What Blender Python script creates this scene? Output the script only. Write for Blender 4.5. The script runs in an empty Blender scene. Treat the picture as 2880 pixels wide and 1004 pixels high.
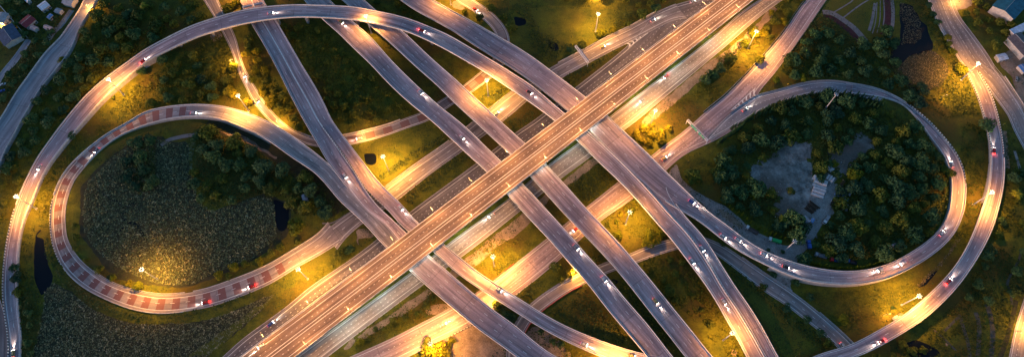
import bpy, math, random
import numpy as np
from mathutils import Vector, Matrix, Euler
from mathutils.geometry import tessellate_polygon
random.seed(7); rng = np.random.RandomState(7)
C = bpy.context.scene.collection
SC = bpy.context.scene
R = math.radians
# ------------------------------------------------------------------ camera, sky, sun, exposure
CAMH = 460.0; TILT = R(24.9); ROLL = R(-2.25); FPX = 1920.0
cd = bpy.data.cameras.new('camera'); cam = bpy.data.objects.new('camera', cd); C.objects.link(cam)
CM = Matrix.Rotation(TILT, 3, 'X') @ Matrix.Rotation(ROLL, 3, 'Z')
cam.matrix_world = Matrix.Translation((0, 0, CAMH)) @ CM.to_4x4()
cd.sensor_width = 36; cd.lens = 36 * FPX / 2880; cd.clip_start = 1; cd.clip_end = 9000
SC.camera = cam
SUN_EL, SUN_ROT = R(3.0), R(250)
w = bpy.data.worlds.new("World"); SC.world = w; w.use_nodes = True
nt = w.node_tree; sky = nt.nodes.new('ShaderNodeTexSky'); sky.sky_type = 'NISHITA'; sky.sun_disc = False
sky.sun_elevation = SUN_EL; sky.sun_rotation = SUN_ROT; sky.ozone_density = 3.0; sky.air_density = 1.0; sky.dust_density = 0.3
bg = nt.nodes['Background']; bg.inputs['Strength'].default_value = 0.085
nt.links.new(sky.outputs[0], bg.inputs['Color'])
sd = bpy.data.lights.new('sun', 'SUN'); sd.energy = 0.75; sd.angle = R(14); sd.color = (1, .58, .50)
so = bpy.data.objects.new('sun', sd); C.objects.link(so)
so.rotation_euler = (math.pi / 2 - SUN_EL, 0, R(180) - SUN_ROT)
SC.view_settings.view_transform = 'Standard'; SC.view_settings.look = 'None'
SC.view_settings.gamma = 1; SC.view_settings.exposure = 2.6
SC.cycles.use_light_tree = True; SC.cycles.max_bounces = 4; SC.cycles.sample_clamp_indirect = 4
LAMP = (1.0, 0.43, 0.075)      # sodium light
MASTP = 47000.0; POLEP = 3500.0
# ------------------------------------------------------------------ pixel -> point on the level z
TX = [0, 500, 1000, 1500, 2000, 2380]; TY = {'a': 0, 'b': 335, 'c': 669}
def P(u, v, z=0.0):
    d = CM @ Vector(((u - 1440) / FPX, -(v - 502) / FPX, -1))
    k = (CAMH - z) / -d.z
    return Vector((d.x * k, d.y * k, z))
def parse(s):
    out = []; t = None
    for w_ in s.replace('\n', ' ').split(','):
        q = w_.split()
        if not q: continue
        if len(q) == 3: t = q[0]; q = q[1:]
        x, y = float(q[0]), float(q[1])
        if t == 'px': out.append((x, y))
        else: out.append((TX[int(t[1]) - 1] + x / 2.68, TY[t[0]] + y / 2.68))
    return out
def T(s, z=0.0):
    return P(*parse(s)[0], z)
def wpoly(s, z=0.0): return [P(x, y, z) for x, y in parse(s)]
# ------------------------------------------------------------------ object helpers
def tag(o, label=None, cat=None, group=None, kind=None):
    if label: o['label'] = label
    if cat: o['category'] = cat
    if group: o['group'] = group
    if kind: o['kind'] = kind
    return o
def empty(name, loc=(0, 0, 0), rz=0.0):
    o = bpy.data.objects.new(name, None); C.objects.link(o); o.location = loc; o.rotation_euler = (0, 0, rz)
    o.empty_display_size = .5
    return o
class MB:
    def __init__(s): s.v = []; s.f = []; s.m = []; s.uv = []
    def face(s, pts, m=0, uv=None):
        b = len(s.v); s.v += [tuple(p) for p in pts]; s.f.append(tuple(range(b, b + len(pts)))); s.m.append(m)
        s.uv += uv if uv else [(0, 0)] * len(pts)
    def box(s, c, d, rz=0.0, m=0, top=1.0, topy=None):
        c = Vector(c); rot = Matrix.Rotation(rz, 3, 'Z'); hx, hy, hz = d[0] / 2, d[1] / 2, d[2] / 2
        ty = top if topy is None else topy
        q = []
        for z, kx, ky in ((-hz, 1, 1), (hz, top, ty)):
            for x, y in ((-hx, -hy), (hx, -hy), (hx, hy), (-hx, hy)):
                q.append(c + rot @ Vector((x * kx, y * ky, z)))
        for a in ((3, 2, 1, 0), (4, 5, 6, 7), (0, 1, 5, 4), (1, 2, 6, 5), (2, 3, 7, 6), (3, 0, 4, 7)):
            s.face([q[i] for i in a], m)
    def cyl(s, a, b, r0, r1=None, n=8, m=0, cap=True):
        a = Vector(a); b = Vector(b); r1 = r0 if r1 is None else r1
        d = (b - a).normalized(); x = d.orthogonal().normalized(); y = d.cross(x)
        A = [a + (x * math.cos(6.2832 * i / n) + y * math.sin(6.2832 * i / n)) * r0 for i in range(n)]
        B = [b + (x * math.cos(6.2832 * i / n) + y * math.sin(6.2832 * i / n)) * r1 for i in range(n)]
        for i in range(n):
            j = (i + 1) % n; s.face([A[i], A[j], B[j], B[i]], m)
        if cap: s.face(B, m); s.face(A[::-1], m)
    def build(s, name, mats, parent=None, smooth=False, uv=False, loc=None):
        me = bpy.data.meshes.new(name); me.from_pydata(s.v, [], s.f)
        for m in (mats if isinstance(mats, (list, tuple)) else [mats]): me.materials.append(m)
        if any(s.m): me.polygons.foreach_set('material_index', s.m)
        if uv:
            l = me.uv_layers.new(name='UVMap'); l.data.foreach_set('uv', np.array(s.uv, 'f').ravel())
        if smooth: me.polygons.foreach_set('use_smooth', [True] * len(s.f))
        me.update()
        o = bpy.data.objects.new(name, me); C.objects.link(o)
        if parent: o.parent = parent
        if loc: o.location = loc
        return o
def copy_tree(o, parent=None):
    c = o.copy(); C.objects.link(c); c.parent = parent
    for ch in list(o.children): copy_tree(ch, c)
    return c
# ------------------------------------------------------------------ materials
def mat(name, col, rough=.85, metal=0, emit=None, es=0):
    m = bpy.data.materials.new(name); m.use_nodes = True; b = m.node_tree.nodes['Principled BSDF']
    b.inputs['Base Color'].default_value = (*col, 1); b.inputs['Roughness'].default_value = rough
    b.inputs['Metallic'].default_value = metal; b.inputs['Specular IOR Level'].default_value = .3
    if emit: b.inputs['Emission Color'].default_value = (*emit, 1); b.inputs['Emission Strength'].default_value = es
    return m
class NT:
    def __init__(s, m): s.m = m; s.t = m.node_tree; s.b = s.t.nodes['Principled BSDF']
    def n(s, k, **kw):
        o = s.t.nodes.new('ShaderNode' + k)
        for a, b in kw.items(): setattr(o, a, b)
        return o
    def l(s, a, b): s.t.links.new(a, b)
    def coord(s, w_='Object', sc=(1, 1, 1)):
        a = s.n('TexCoord'); b = s.n('Mapping'); b.inputs['Scale'].default_value = sc
        s.l(a.outputs[w_], b.inputs[0]); return b.outputs[0]
    def geo(s, sc=(1, 1, 1)):
        a = s.n('NewGeometry'); b = s.n('Mapping'); b.inputs['Scale'].default_value = sc
        s.l(a.outputs['Position'], b.inputs[0]); return b.outputs[0]
    def noise(s, v, scale, detail=4, rough=.6):
        a = s.n('TexNoise'); a.inputs['Scale'].default_value = scale; a.inputs['Detail'].default_value = detail
        a.inputs['Roughness'].default_value = rough; s.l(v, a.inputs['Vector']); return a.outputs[0]
    def ramp(s, f, stops):
        a = s.n('ValToRGB'); e = a.color_ramp.elements
        while len(e) < len(stops): e.new(.5)
        for i, (p, c) in enumerate(stops):
            e[i].position = p; e[i].color = (*c, 1) if len(c) == 3 else c
        s.l(f, a.inputs[0]); return a.outputs[0]
    def mix(s, f, a, b, mode='MIX'):
        o = s.n('MixRGB', blend_type=mode)
        for i, x in enumerate((f, a, b)):
            if hasattr(x, 'links'): s.l(x, o.inputs[i])
            elif i == 0: o.inputs[0].default_value = x
            else: o.inputs[i].default_value = (*x, 1)
        return o.outputs[0]
    def math(s, op, a, b=0.0, c=None):
        o = s.n('Math', operation=op)
        for i, x in enumerate((a, b) if c is None else (a, b, c)):
            if hasattr(x, 'links'): s.l(x, o.inputs[i])
            else: o.inputs[i].default_value = x
        return o.outputs[0]
    def base(s, c): s.l(c, s.b.inputs['Base Color'])
    def bump(s, h, st=.5, d=.3):
        o = s.n('Bump'); o.inputs['Strength'].default_value = st; o.inputs['Distance'].default_value = d
        s.l(h, o.inputs['Height']); s.l(o.outputs[0], s.b.inputs['Normal'])
def G(v): return (v, v, v)
def road_mat(name, base, lit_streak, red=None, redw=(.1, .9), streak=.55):
    """road surface: wheel tracks and painted-in vehicle light trails as pale streaks along the road, patches, joints, fine grain"""
    m = mat(name, base, .8); k = NT(m)
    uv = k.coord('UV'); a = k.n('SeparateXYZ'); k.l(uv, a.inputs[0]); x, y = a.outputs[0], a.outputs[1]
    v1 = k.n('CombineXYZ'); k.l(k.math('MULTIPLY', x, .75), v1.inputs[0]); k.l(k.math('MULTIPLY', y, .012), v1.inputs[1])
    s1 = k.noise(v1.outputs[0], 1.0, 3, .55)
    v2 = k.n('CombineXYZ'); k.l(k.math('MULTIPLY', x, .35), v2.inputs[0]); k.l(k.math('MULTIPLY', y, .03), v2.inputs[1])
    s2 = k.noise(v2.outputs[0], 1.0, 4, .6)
    s3 = k.noise(k.geo((1, 1, .2)), 2.2, 2, .7)
    s4 = k.noise(k.geo(), .045, 3, .5)
    c = k.mix(k.ramp(s1, [(.3, G(0)), (.7, G(1))]), tuple(q * (1 - .5 * streak) for q in base), lit_streak)  # paler streaks put the glow of passing vehicles into the road colour
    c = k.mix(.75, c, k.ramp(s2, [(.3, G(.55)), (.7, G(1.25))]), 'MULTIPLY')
    c = k.mix(.8, c, k.ramp(s3, [(.25, G(.72)), (.75, G(1.25))]), 'MULTIPLY')
    c = k.mix(.8, c, k.ramp(s4, [(.35, (.78, .76, .8)), (.65, (1.15, 1.1, 1.08))]), 'MULTIPLY')
    # patched slabs
    v5 = k.n('CombineXYZ'); k.l(k.math('FLOOR', k.math('MULTIPLY', x, .27)), v5.inputs[0]); k.l(k.math('FLOOR', k.math('MULTIPLY', y, .11)), v5.inputs[1])
    wn = k.n('TexWhiteNoise', noise_dimensions='2D'); k.l(v5.outputs[0], wn.inputs['Vector'])
    c = k.mix(.5, c, k.ramp(wn.outputs[0], [(0, G(.9)), (.9, G(1.05)), (.93, G(.62)), (1, G(.7))]), 'MULTIPLY')
    # cross joints
    j = k.math('LESS_THAN', k.math('FRACT', k.math('MULTIPLY', y, 1 / 30)), .012)
    c = k.mix(k.math('MULTIPLY', j, .45), c, (.05, .045, .045))
    if red:
        f = k.math('LESS_THAN', k.math('FRACT', k.math('MULTIPLY', y, 1 / red[1])), .5)
        un = k.n('UVMap'); un.uv_map = 'UVN'; b = k.n('SeparateXYZ'); k.l(un.outputs[0], b.inputs[0])
        g = k.math('MULTIPLY', k.math('GREATER_THAN', b.outputs[0], redw[0]), k.math('LESS_THAN', b.outputs[0], redw[1]))
        h = k.math('MULTIPLY', k.math('GREATER_THAN', b.outputs[1], red[2]), k.math('LESS_THAN', b.outputs[1], red[3]))
        f = k.math('MULTIPLY', k.math('MULTIPLY', f, g), h)
        f = k.math('MULTIPLY', f, k.ramp(s3, [(.2, G(.6)), (.6, G(.95))]))
        c = k.mix(f, c, red[0])
    k.base(c); k.bump(s3, .25, .05)
    return m
M = {}
M['conc'] = road_mat('streaked_concrete_road', (.32, .235, .24), (.52, .39, .395))
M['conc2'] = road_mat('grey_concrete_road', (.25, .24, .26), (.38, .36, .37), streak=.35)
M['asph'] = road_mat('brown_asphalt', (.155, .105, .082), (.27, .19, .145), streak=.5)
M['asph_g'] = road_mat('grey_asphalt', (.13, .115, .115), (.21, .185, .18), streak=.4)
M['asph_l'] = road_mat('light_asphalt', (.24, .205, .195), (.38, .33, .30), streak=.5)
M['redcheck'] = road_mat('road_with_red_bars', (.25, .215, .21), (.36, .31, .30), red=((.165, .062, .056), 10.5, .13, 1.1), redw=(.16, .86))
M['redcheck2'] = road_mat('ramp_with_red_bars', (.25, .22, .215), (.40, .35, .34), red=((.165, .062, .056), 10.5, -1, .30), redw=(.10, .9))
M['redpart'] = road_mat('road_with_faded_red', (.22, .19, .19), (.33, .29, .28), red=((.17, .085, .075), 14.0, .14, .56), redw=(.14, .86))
def speckle(name, c1, c2, sc=.35, c3=None, bump=.4, rough=.95, fine=3.0):
    m = mat(name, c1, rough); k = NT(m); g = k.geo()
    a = k.noise(g, sc, 6, .65); b = k.noise(g, fine, 3, .7); d = k.noise(g, sc * .18, 3, .5)
    c = k.ramp(a, [(.35, c1), (.65, c2)])
    if c3: c = k.mix(k.ramp(d, [(.45, G(0)), (.62, G(1))]), c, c3)
    c = k.mix(.8, c, k.ramp(b, [(.25, G(.55)), (.75, G(1.4))]), 'MULTIPLY')
    k.base(c); k.bump(b, bump, .3); return m
M['grass'] = speckle('rough_grass', (.045, .058, .005), (.125, .125, .008), .16, (.080, .060, .008), fine=.9)
M['lawn'] = speckle('lawn', (.050, .070, .006), (.125, .130, .009), .11, (.095, .085, .01), fine=1.1)
M['soil'] = speckle('bare_soil', (.16, .115, .08), (.30, .225, .165), .15, fine=1.2)
M['rubble'] = speckle('rubble_yard', (.075, .075, .070), (.34, .32, .29), .16, (.13, .105, .085), fine=.6)
M['gravel'] = speckle('gravel', (.19, .17, .155), (.32, .29, .265), .15, fine=1.2)
M['trail'] = speckle('worn_trail', (.055, .055, .04), (.10, .095, .075), .3)
M['path'] = speckle('concrete_path', (.16, .14, .135), (.24, .21, .20), .3)
M['maroon'] = speckle('maroon_track', (.06, .016, .02), (.085, .026, .03), .3)
M['mud'] = speckle('pond_mud', (.022, .026, .012), (.045, .045, .02), .3)
M['water'] = mat('pond_water', (.004, .006, .009), .35)
M['water'].node_tree.nodes['Principled BSDF'].inputs['Specular IOR Level'].default_value = .12
_k = NT(M['water']); _k.bump(_k.noise(_k.geo(), 1.5, 3), .08, .1)
def conc_mat(name, c, stripe=None):
    m = mat(name, c, .8); k = NT(m); g = k.geo((1, 1, .6))
    a = k.noise(g, .5, 5, .7); b = k.noise(g, 4, 3, .7)
    q = k.ramp(a, [(.3, tuple(x * .68 for x in c)), (.7, tuple(x * 1.15 for x in c))])
    q = k.mix(.6, q, k.ramp(b, [(.3, G(.75)), (.7, G(1.2))]), 'MULTIPLY')
    if stripe:
        s = k.n('SeparateXYZ'); k.l(k.coord('UV'), s.inputs[0])
        f = k.math('LESS_THAN', k.math('FRACT', k.math('MULTIPLY', s.outputs[1], 1 / stripe)), .5)
        q = k.mix(k.math('MULTIPLY', f, .95), q, (.025, .025, .03))
    k.base(q); return m
M['parapet'] = conc_mat('parapet_concrete', (.58, .53, .51))
M['girder'] = conc_mat('girder_concrete', (.40, .37, .36))
M['stripe'] = conc_mat('striped_parapet', (.62, .60, .58), 2.2)
M['kerb'] = conc_mat('kerb_concrete', (.45, .42, .40))
M['paint'] = conc_mat('road_paint', (.80, .78, .74))
M['steel'] = mat('galvanised_steel', (.40, .41, .43), .5, .2)
M['darksteel'] = mat('weathered_dark_steel', (.07, .07, .075), .6)
M['pole'] = mat('pale_painted_pole', (.42, .42, .43), .5)
M['white'] = mat('white_paint', (.75, .75, .76), .5)
M['lampglow'] = mat('sodium_lamp_glass', (.8, .6, .3), .4, 0, (1, .72, .38), 5)
M['coolglow'] = mat('cool_lamp_glass', (.8, .85, .9), .4)
M['lampcool'] = mat('cool_lens', (.8, .9, .85), .4, 0, (.7, 1, .85), 8)
M['head'] = mat('headlight_glass', (.9, .9, .85), .3, 0, (1, .93, .78), 12)
M['tail'] = mat('tail_light_glass', (.6, .05, .05), .3, 0, (1, .06, .05), 2)
M['glass'] = mat('dark_glass', (.02, .025, .03), .1)
M['tyre'] = mat('tyre_rubber', (.02, .02, .02), .9)
M['green'] = mat('sign_green', (.01, .22, .12), .5)
M['yellow'] = mat('sign_yellow', (.75, .45, .02), .5)
M['red'] = mat('red_barrier', (.5, .04, .03), .5)
def leaf_mat(name, c1, c2, c3):
    m = mat(name, c1, .75); k = NT(m)
    a = k.noise(k.geo(), .45, 4, .65)
    c = k.ramp(a, [(.34, c1), (.52, c2), (.68, c3)])
    o = k.n('ObjectInfo'); c = k.mix(1, c, k.ramp(o.outputs['Random'], [(0, (.5, .62, .8)), (.35, (.85, 1, .8)), (.7, (1.1, 1.05, 1)), (1, (1.4, 1.25, .9))]), 'MULTIPLY')
    k.base(c); m.node_tree.nodes['Principled BSDF'].inputs['Specular IOR Level'].default_value = .15
    return m
M['leaf'] = leaf_mat('tree_leaves', (.036, .052, .010), (.075, .095, .014), (.135, .150, .024))
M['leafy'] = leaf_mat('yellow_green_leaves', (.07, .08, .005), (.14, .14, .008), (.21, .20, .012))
M['leafd'] = leaf_mat('deep_green_leaves', (.016, .048, .022), (.040, .088, .036), (.080, .135, .050))
M['brush'] = leaf_mat('undergrowth_leaves', (.032, .044, .005), (.075, .082, .007), (.125, .120, .011))
M['brushd'] = leaf_mat('dark_undergrowth_leaves', (.018, .034, .009), (.042, .062, .014), (.08, .090, .022))
M['lotus'] = leaf_mat('lotus_leaves', (.06, .070, .030), (.125, .135, .065), (.30, .29, .19))
M['reed'] = leaf_mat('dry_reed_leaves', (.085, .065, .04), (.15, .12, .07), (.23, .19, .12))
M['bark'] = speckle('bark', (.05, .035, .022), (.10, .07, .05), 2)
# ------------------------------------------------------------------ roads
def cr(pts, n=6):
    out = []
    for i in range(len(pts) - 1):
        p0 = pts[max(i - 1, 0)]; p1 = pts[i]; p2 = pts[i + 1]; p3 = pts[min(i + 2, len(pts) - 1)]
        for j in range(n):
            t = j / n
            out.append(.5 * (2 * p1 + (p2 - p0) * t + (2 * p0 - 5 * p1 + 4 * p2 - p3) * t * t + (3 * p1 - p0 - 3 * p2 + p3) * t ** 3))
    out.append(pts[-1]); return np.array(out)
def arclen(a):
    return np.concatenate([[0], np.cumsum(np.linalg.norm(np.diff(a[:, :2], axis=0), axis=1))])
def resample(a, n):
    s = arclen(a); q = np.linspace(0, s[-1], n)
    return np.stack([np.interp(q, s, a[:, i]) for i in range(a.shape[1])], 1)
def smooth(a, k):
    a = a.copy()
    for _ in range(k):
        b = a.copy(); b[1:-1] = .25 * a[:-2] + .5 * a[1:-1] + .25 * a[2:]; a = b
    return a
ROADS = {}
class Road: pass
def line(s, zp):
    px = np.array(parse(s)); q = arclen(px); q = q / q[-1]
    if not isinstance(zp, (list, tuple)): zp = [(0, zp), (1, zp)]
    return np.array([list(P(p[0], p[1], float(np.interp(t, [a for a, b in zp], [b for a, b in zp])))) for p, t in zip(px, q)])
def near(p, poly):
    a = poly[:-1, :2]; b = poly[1:, :2]; d = b - a
    t = np.clip(((p[:2] - a) * d).sum(1) / np.maximum((d * d).sum(1), 1e-9), 0, 1)
    c = a + d * t[:, None]; return np.sqrt(((c - p[:2]) ** 2).sum(1)).min()
def mkroad(key, Ls, Rs, z, step=3.0, sm=6):
    L = cr(line(Ls, z)); Q = cr(line(Rs, z))
    n = 240; mid = (resample(L, n) + resample(Q, n)) / 2
    n = max(8, int(arclen(mid)[-1] / step)); mid = smooth(resample(mid, n), sm)
    mid = resample(mid, n)
    wl = np.array([near(p, L) for p in mid]); wr = np.array([near(p, Q) for p in mid])
    wl = smooth(wl[:, None], 10)[:, 0]; wr = smooth(wr[:, None], 10)[:, 0]
    mid[:, 2] = smooth(mid[:, 2][:, None], 14)[:, 0]
    t = np.gradient(mid[:, :2], axis=0); t /= np.linalg.norm(t, axis=1)[:, None]
    nrm = np.stack([-t[:, 1], t[:, 0]], 1)
    # which side is L on
    j = n // 2; sgn = 1 if near(mid[j] + np.array([*nrm[j], 0]) * .5, L) < near(mid[j] - np.array([*nrm[j], 0]) * .5, L) else -1
    r = Road(); r.key = key; r.mid = mid; r.n = n; r.t = t; r.nrm = nrm * sgn; r.wl = wl; r.wr = wr
    r.s = arclen(mid); r.len = r.s[-1]; ROADS[key] = r
    return r
def pt(r, s, u, dz=0.0, off=0.0):
    """u: 0 = L edge, 1 = R edge; off metres from that edge towards the middle (towards R)"""
    i = min(max(np.searchsorted(r.s, s) - 1, 0), r.n - 2); k = (s - r.s[i]) / max(r.s[i + 1] - r.s[i], 1e-6)
    k = min(max(k, 0), 1)
    f = lambda a: a[i] * (1 - k) + a[i + 1] * k
    m = f(r.mid); n = f(r.nrm); wl = f(r.wl); wr = f(r.wr)
    d = wl - u * (wl + wr) - off
    return (m[0] + n[0] * d, m[1] + n[1] * d, m[2] + dz)
def rows(r, t0=0, t1=1): return [i for i in range(r.n) if t0 - 1e-6 <= r.s[i] / r.len <= t1 + 1e-6]
def sheet(mb, r, u0, u1, dz, m=0, t0=0, t1=1, o0=0, o1=0):
    I = rows(r, t0, t1)
    for a, b in zip(I[:-1], I[1:]):
        pa0, pa1 = pt(r, r.s[a], u0, dz, o0), pt(r, r.s[a], u1, dz, o1)
        pb0, pb1 = pt(r, r.s[b], u0, dz, o0), pt(r, r.s[b], u1, dz, o1)
        w_ = r.wl[a] + r.wr[a]
        q = [pa0, pa1, pb1, pb0]; uv = [(u0 * w_, r.s[a]), (u1 * w_, r.s[a]), (u1 * w_, r.s[b]), (u0 * w_, r.s[b])]
        uvn = [(u0, a / r.n), (u1, a / r.n), (u1, b / r.n), (u0, b / r.n)]
        n = (Vector(q[1]) - Vector(q[0])).cross(Vector(q[2]) - Vector(q[0]))
        if n.z < 0: q = q[::-1]; uv = uv[::-1]; uvn = uvn[::-1]
        mb.face(q, m, uv); mb.uvn += uvn
def quadup(mb, q, m):
    n = (Vector(q[1]) - Vector(q[0])).cross(Vector(q[2]) - Vector(q[0]))
    if n.z < 0: q = q[::-1]
    mb.face(q, m, [(0, 0)] * 4); mb.uvn += [(0, 0)] * 4
def marks(mb, r, lines, dashes, dz, t0=0, t1=1, lw=.32):
    for u, off in lines:       # solid lines
        I = rows(r, t0, t1)
        for a, b in zip(I[:-1], I[1:]):
            quadup(mb, [pt(r, r.s[a], u, dz, off - lw / 2), pt(r, r.s[a], u, dz, off + lw / 2),
                        pt(r, r.s[b], u, dz, off + lw / 2), pt(r, r.s[b], u, dz, off - lw / 2)], 1)
    for d in dashes:
        u, ln, pitch = d[:3]; a0, a1 = (d[3], d[4]) if len(d) > 3 else (t0, t1)
        s = a0 * r.len + 1.0
        while s < a1 * r.len - ln:
            quadup(mb, [pt(r, s, u, dz, -.12), pt(r, s, u, dz, .12), pt(r, s + ln, u, dz, .12), pt(r, s + ln, u, dz, -.12)], 1)
            s += pitch
def finish(mb, name, mats, parent=None):
    o = mb.build(name, mats, parent, uv=True)
    l = o.data.uv_layers.new(name='UVN'); l.data.foreach_set('uv', np.array(mb.uvn, 'f').ravel()); return o
def solid_strip(mb, r, u, offs, zs, t0=0, t1=1, m=0):
    """closed bar along the road: profile corners given by (off from edge u, dz)"""
    I = rows(r, t0, t1); prof = list(zip(offs, zs)); k = len(prof)
    ring = [[Vector(pt(r, r.s[i], u, z, o)) for o, z in prof] for i in I]
    for a in range(len(I) - 1):
        sa, sb = r.s[I[a]], r.s[I[a + 1]]
        for j in range(k):
            l = (j + 1) % k
            mb.face([ring[a][j], ring[a][l], ring[a + 1][l], ring[a + 1][j]], m, [(j, sa), (j + 1, sa), (j + 1, sb), (j, sb)])
    mb.face(ring[0], m, [(0, 0)] * k); mb.face(ring[-1][::-1], m, [(0, 0)] * k)
def ground_road(key, name, Ls, Rs, z, m, lines=((0, 1.2), (1, -1.2)), dashes=((.5, 3, 12),), kerb=True, cut=None, **kw):
    r = mkroad(key, Ls, Rs, z, **kw); r.elev = False
    mb = MB(); mb.uvn = []; sheet(mb, r, 0, 1, 0); marks(mb, r, lines, dashes, .012)
    o = finish(mb, name, [m, M['paint']]); tag(o, kind='structure')
    if kerb:
        mb = MB(); solid_strip(mb, r, 0, (-.35, 0, 0, -.35), (-.3, -.3, .13, .13)); solid_strip(mb, r, 1, (0, .35, .35, 0), (-.3, -.3, .13, .13))
        tag(mb.build('kerb', M['kerb'], uv=True), kind='structure')
    return r
GROUND_R = []
def clear_of_ground(x, y, pad):
    for r in ROADS.values():
        if r.elev: continue
        d = np.hypot(r.mid[:, 0] - x, r.mid[:, 1] - y); i = d.argmin()
        if d[i] < max(r.wl[i], r.wr[i]) + pad: return False
    return True
def flyover(key, name, label, cat, Ls, Rs, z, m, lines=((0, 1.3), (1, -1.3)), dashes=((.5, 3, 12),), walls=(), piers=None,
            stripes=(), parts=(), group=None, par=True, lspan=((0, 1),), rspan=((0, 1),), pstep=30, **kw):
    r = mkroad(key, Ls, Rs, z, **kw); r.elev = True
    mb = MB(); mb.uvn = []; sheet(mb, r, 0, 1, 0)
    marks(mb, r, lines, dashes, .012)
    root = empty(name, tuple(r.mid[r.n // 2]) if False else (0, 0, 0)); tag(root, label, cat, group)
    finish(mb, 'deck', [m, M['paint']], root)
    # girder: edge slab + box below
    mb = MB(); I = range(r.n)
    ring = []
    for i in I:
        w_ = r.wl[i] + r.wr[i]; h = min(1.5, max(.25, r.mid[i][2] - .4)); k = w_ * .22
        ring.append([Vector(pt(r, r.s[i], 0, -.006, -.25)), Vector(pt(r, r.s[i], 0, -.45, -.25)), Vector(pt(r, r.s[i], 0, -.45 - h * .1, k * .7)), Vector(pt(r, r.s[i], 0, -.45 - h, k)),
                     Vector(pt(r, r.s[i], 1, -.45 - h, -k)), Vector(pt(r, r.s[i], 1, -.45 - h * .1, -k * .7)), Vector(pt(r, r.s[i], 1, -.45, .25)), Vector(pt(r, r.s[i], 1, -.006, .25))])
    for a in range(r.n - 1):
        for j in range(8):
            if j == 7: continue
            l = j + 1; mb.face([ring[a][j], ring[a][l], ring[a + 1][l], ring[a + 1][j]], 0)
    # lip strips beside the deck sheet
    for a in range(r.n - 1):
        mb.face([ring[a][0], Vector(pt(r, r.s[a], 0, -.006)), Vector(pt(r, r.s[a + 1], 0, -.006)), ring[a + 1][0]], 0)
        mb.face([ring[a][7], Vector(pt(r, r.s[a], 1, -.006)), Vector(pt(r, r.s[a + 1], 1, -.006)), ring[a + 1][7]], 0)
    mb.face(ring[0]); mb.face(ring[-1][::-1])
    mb.build('girder', M['girder'], root)
    for u, spans, offs in ((0, lspan, (-.25, .2, .12, -.17)), (1, rspan, (-.2, .25, .17, -.12))):
        for a0, a1 in spans:
            st = [s_ for s_ in stripes if s_[0] == u]
            cuts = sorted({a0, a1, *[x for s_ in st for x in s_[1:3] if a0 < x < a1]})
            for b0, b1 in zip(cuts[:-1], cuts[1:]):
                if b1 - b0 < .004: continue
                mb = MB(); solid_strip(mb, r, u, offs, (-.004, -.004, 1.0, 1.0), b0, b1)
                ism = any(s_[1] <= (b0 + b1) / 2 <= s_[2] for s_ in st)
                mb.build('parapet', M['stripe'] if ism else M['parapet'], root, uv=True)
    for u, a0, a1 in walls:
        mb = MB(); J = rows(r, a0, a1); o_ = -.2 if u == 0 else .2; o2 = .3 if u == 0 else -.3
        for a, b in zip(J[:-1], J[1:]):
            pa, pb = Vector(pt(r, r.s[a], u, -.46, o_)), Vector(pt(r, r.s[b], u, -.46, o_))
            qa, qb = pa.copy(), pb.copy(); qa.z = qb.z = -.2
            if pa.z < .05: continue
            mb.face([pa, pb, qb, qa]); pa2, pb2 = Vector(pt(r, r.s[a], u, -.46, o2)), Vector(pt(r, r.s[b], u, -.46, o2))
            qa2, qb2 = pa2.copy(), pb2.copy(); qa2.z = qb2.z = -.2; mb.face([pb2, pa2, qa2, qb2])
        if mb.f: mb.build('retaining_wall', M['girder'], root)
    r.root = root; r.piers = piers; r.pstep = pstep
    return r
def build_piers(r):
    for a0, a1 in (r.piers or ()):
        s = a0 * r.len + 4
        while s < a1 * r.len:
            i = min(np.searchsorted(r.s, s), r.n - 1); z = r.mid[i][2]; x, y = r.mid[i][:2]
            if z > 4:
                ok = False
                for ds in (0, 6, -6, 11, -11):
                    i = min(max(np.searchsorted(r.s, s + ds), 0), r.n - 1); x, y = r.mid[i][:2]; z = r.mid[i][2]
                    if clear_of_ground(x, y, 1.2) and lower_clear(r, x, y): ok = True; break
                if ok:
                    an = math.atan2(r.nrm[i][1], r.nrm[i][0]); w_ = r.wl[i] + r.wr[i]
                    cx, cy, _ = pt(r, r.s[i], .5)
                    mb = MB(); top = z - 1.9
                    mb.box((cx, cy, top / 2 - .3), (2.6, 1.8, top + .6), an)
                    if top > 3: mb.box((cx, cy, top - 1.0), (w_ * .62, 1.9, 2.0), an, top=1.25, topy=1)
                    mb.build('pier', M['girder'], r.root)
            s += r.pstep
def lower_clear(r, x, y):
    for q in ROADS.values():
        if q is r or not q.elev: continue
        d = np.hypot(q.mid[:, 0] - x, q.mid[:, 1] - y); i = d.argmin()
        if d[i] < max(q.wl[i], q.wr[i]) + 1 and q.mid[i][2] < r.mid[min(np.hypot(r.mid[:, 0] - x, r.mid[:, 1] - y).argmin(), r.n - 1)][2]: return False
    return True
# ---- ground carriageways
ground_road('N1', 'road', 'px 2200 -160, 2000 -20, 1925 7, 1847 37, 1800 95, 1746 148, 1619 248, 1500 342, 1451 374, 1338 462, 1153 598, 1061 674, 1000 721, 873 807, 806 863, 679 956, 627 1004, 540 1075',
    'px 2250 -160, 1985 24, 1776 178, 1679 252, 1571 338, 1400 466, 1181 634, 1129 672, 1000 767, 873 860, 679 1004, 580 1080', .16, M['asph_g'],
    lines=((0, 2.2), (1, -1)), dashes=((.52, 1, 4), (.76, 1, 4), (.3, 1, 4, 0, .2)), sm=3)
ground_road('N2', 'road', 'px 2420 -160, 2125 8, 2000 110, 1720 326, 1623 406, 1541 466, 1429 562, 1280 672, 1160 764, 1000 880, 832 1004, 760 1060',
    'px 2450 -150, 2200 0, 2000 164, 1795 335, 1754 365, 1666 436, 1575 503, 1466 589, 1366 669, 1298 721, 1194 796, 1000 941, 918 1004, 850 1060', .17, M['asph_l'],
    lines=((1, -2.6), (0, 1)), dashes=((.36, 1, 4), (.60, 1, 4)), sm=3)
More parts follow.
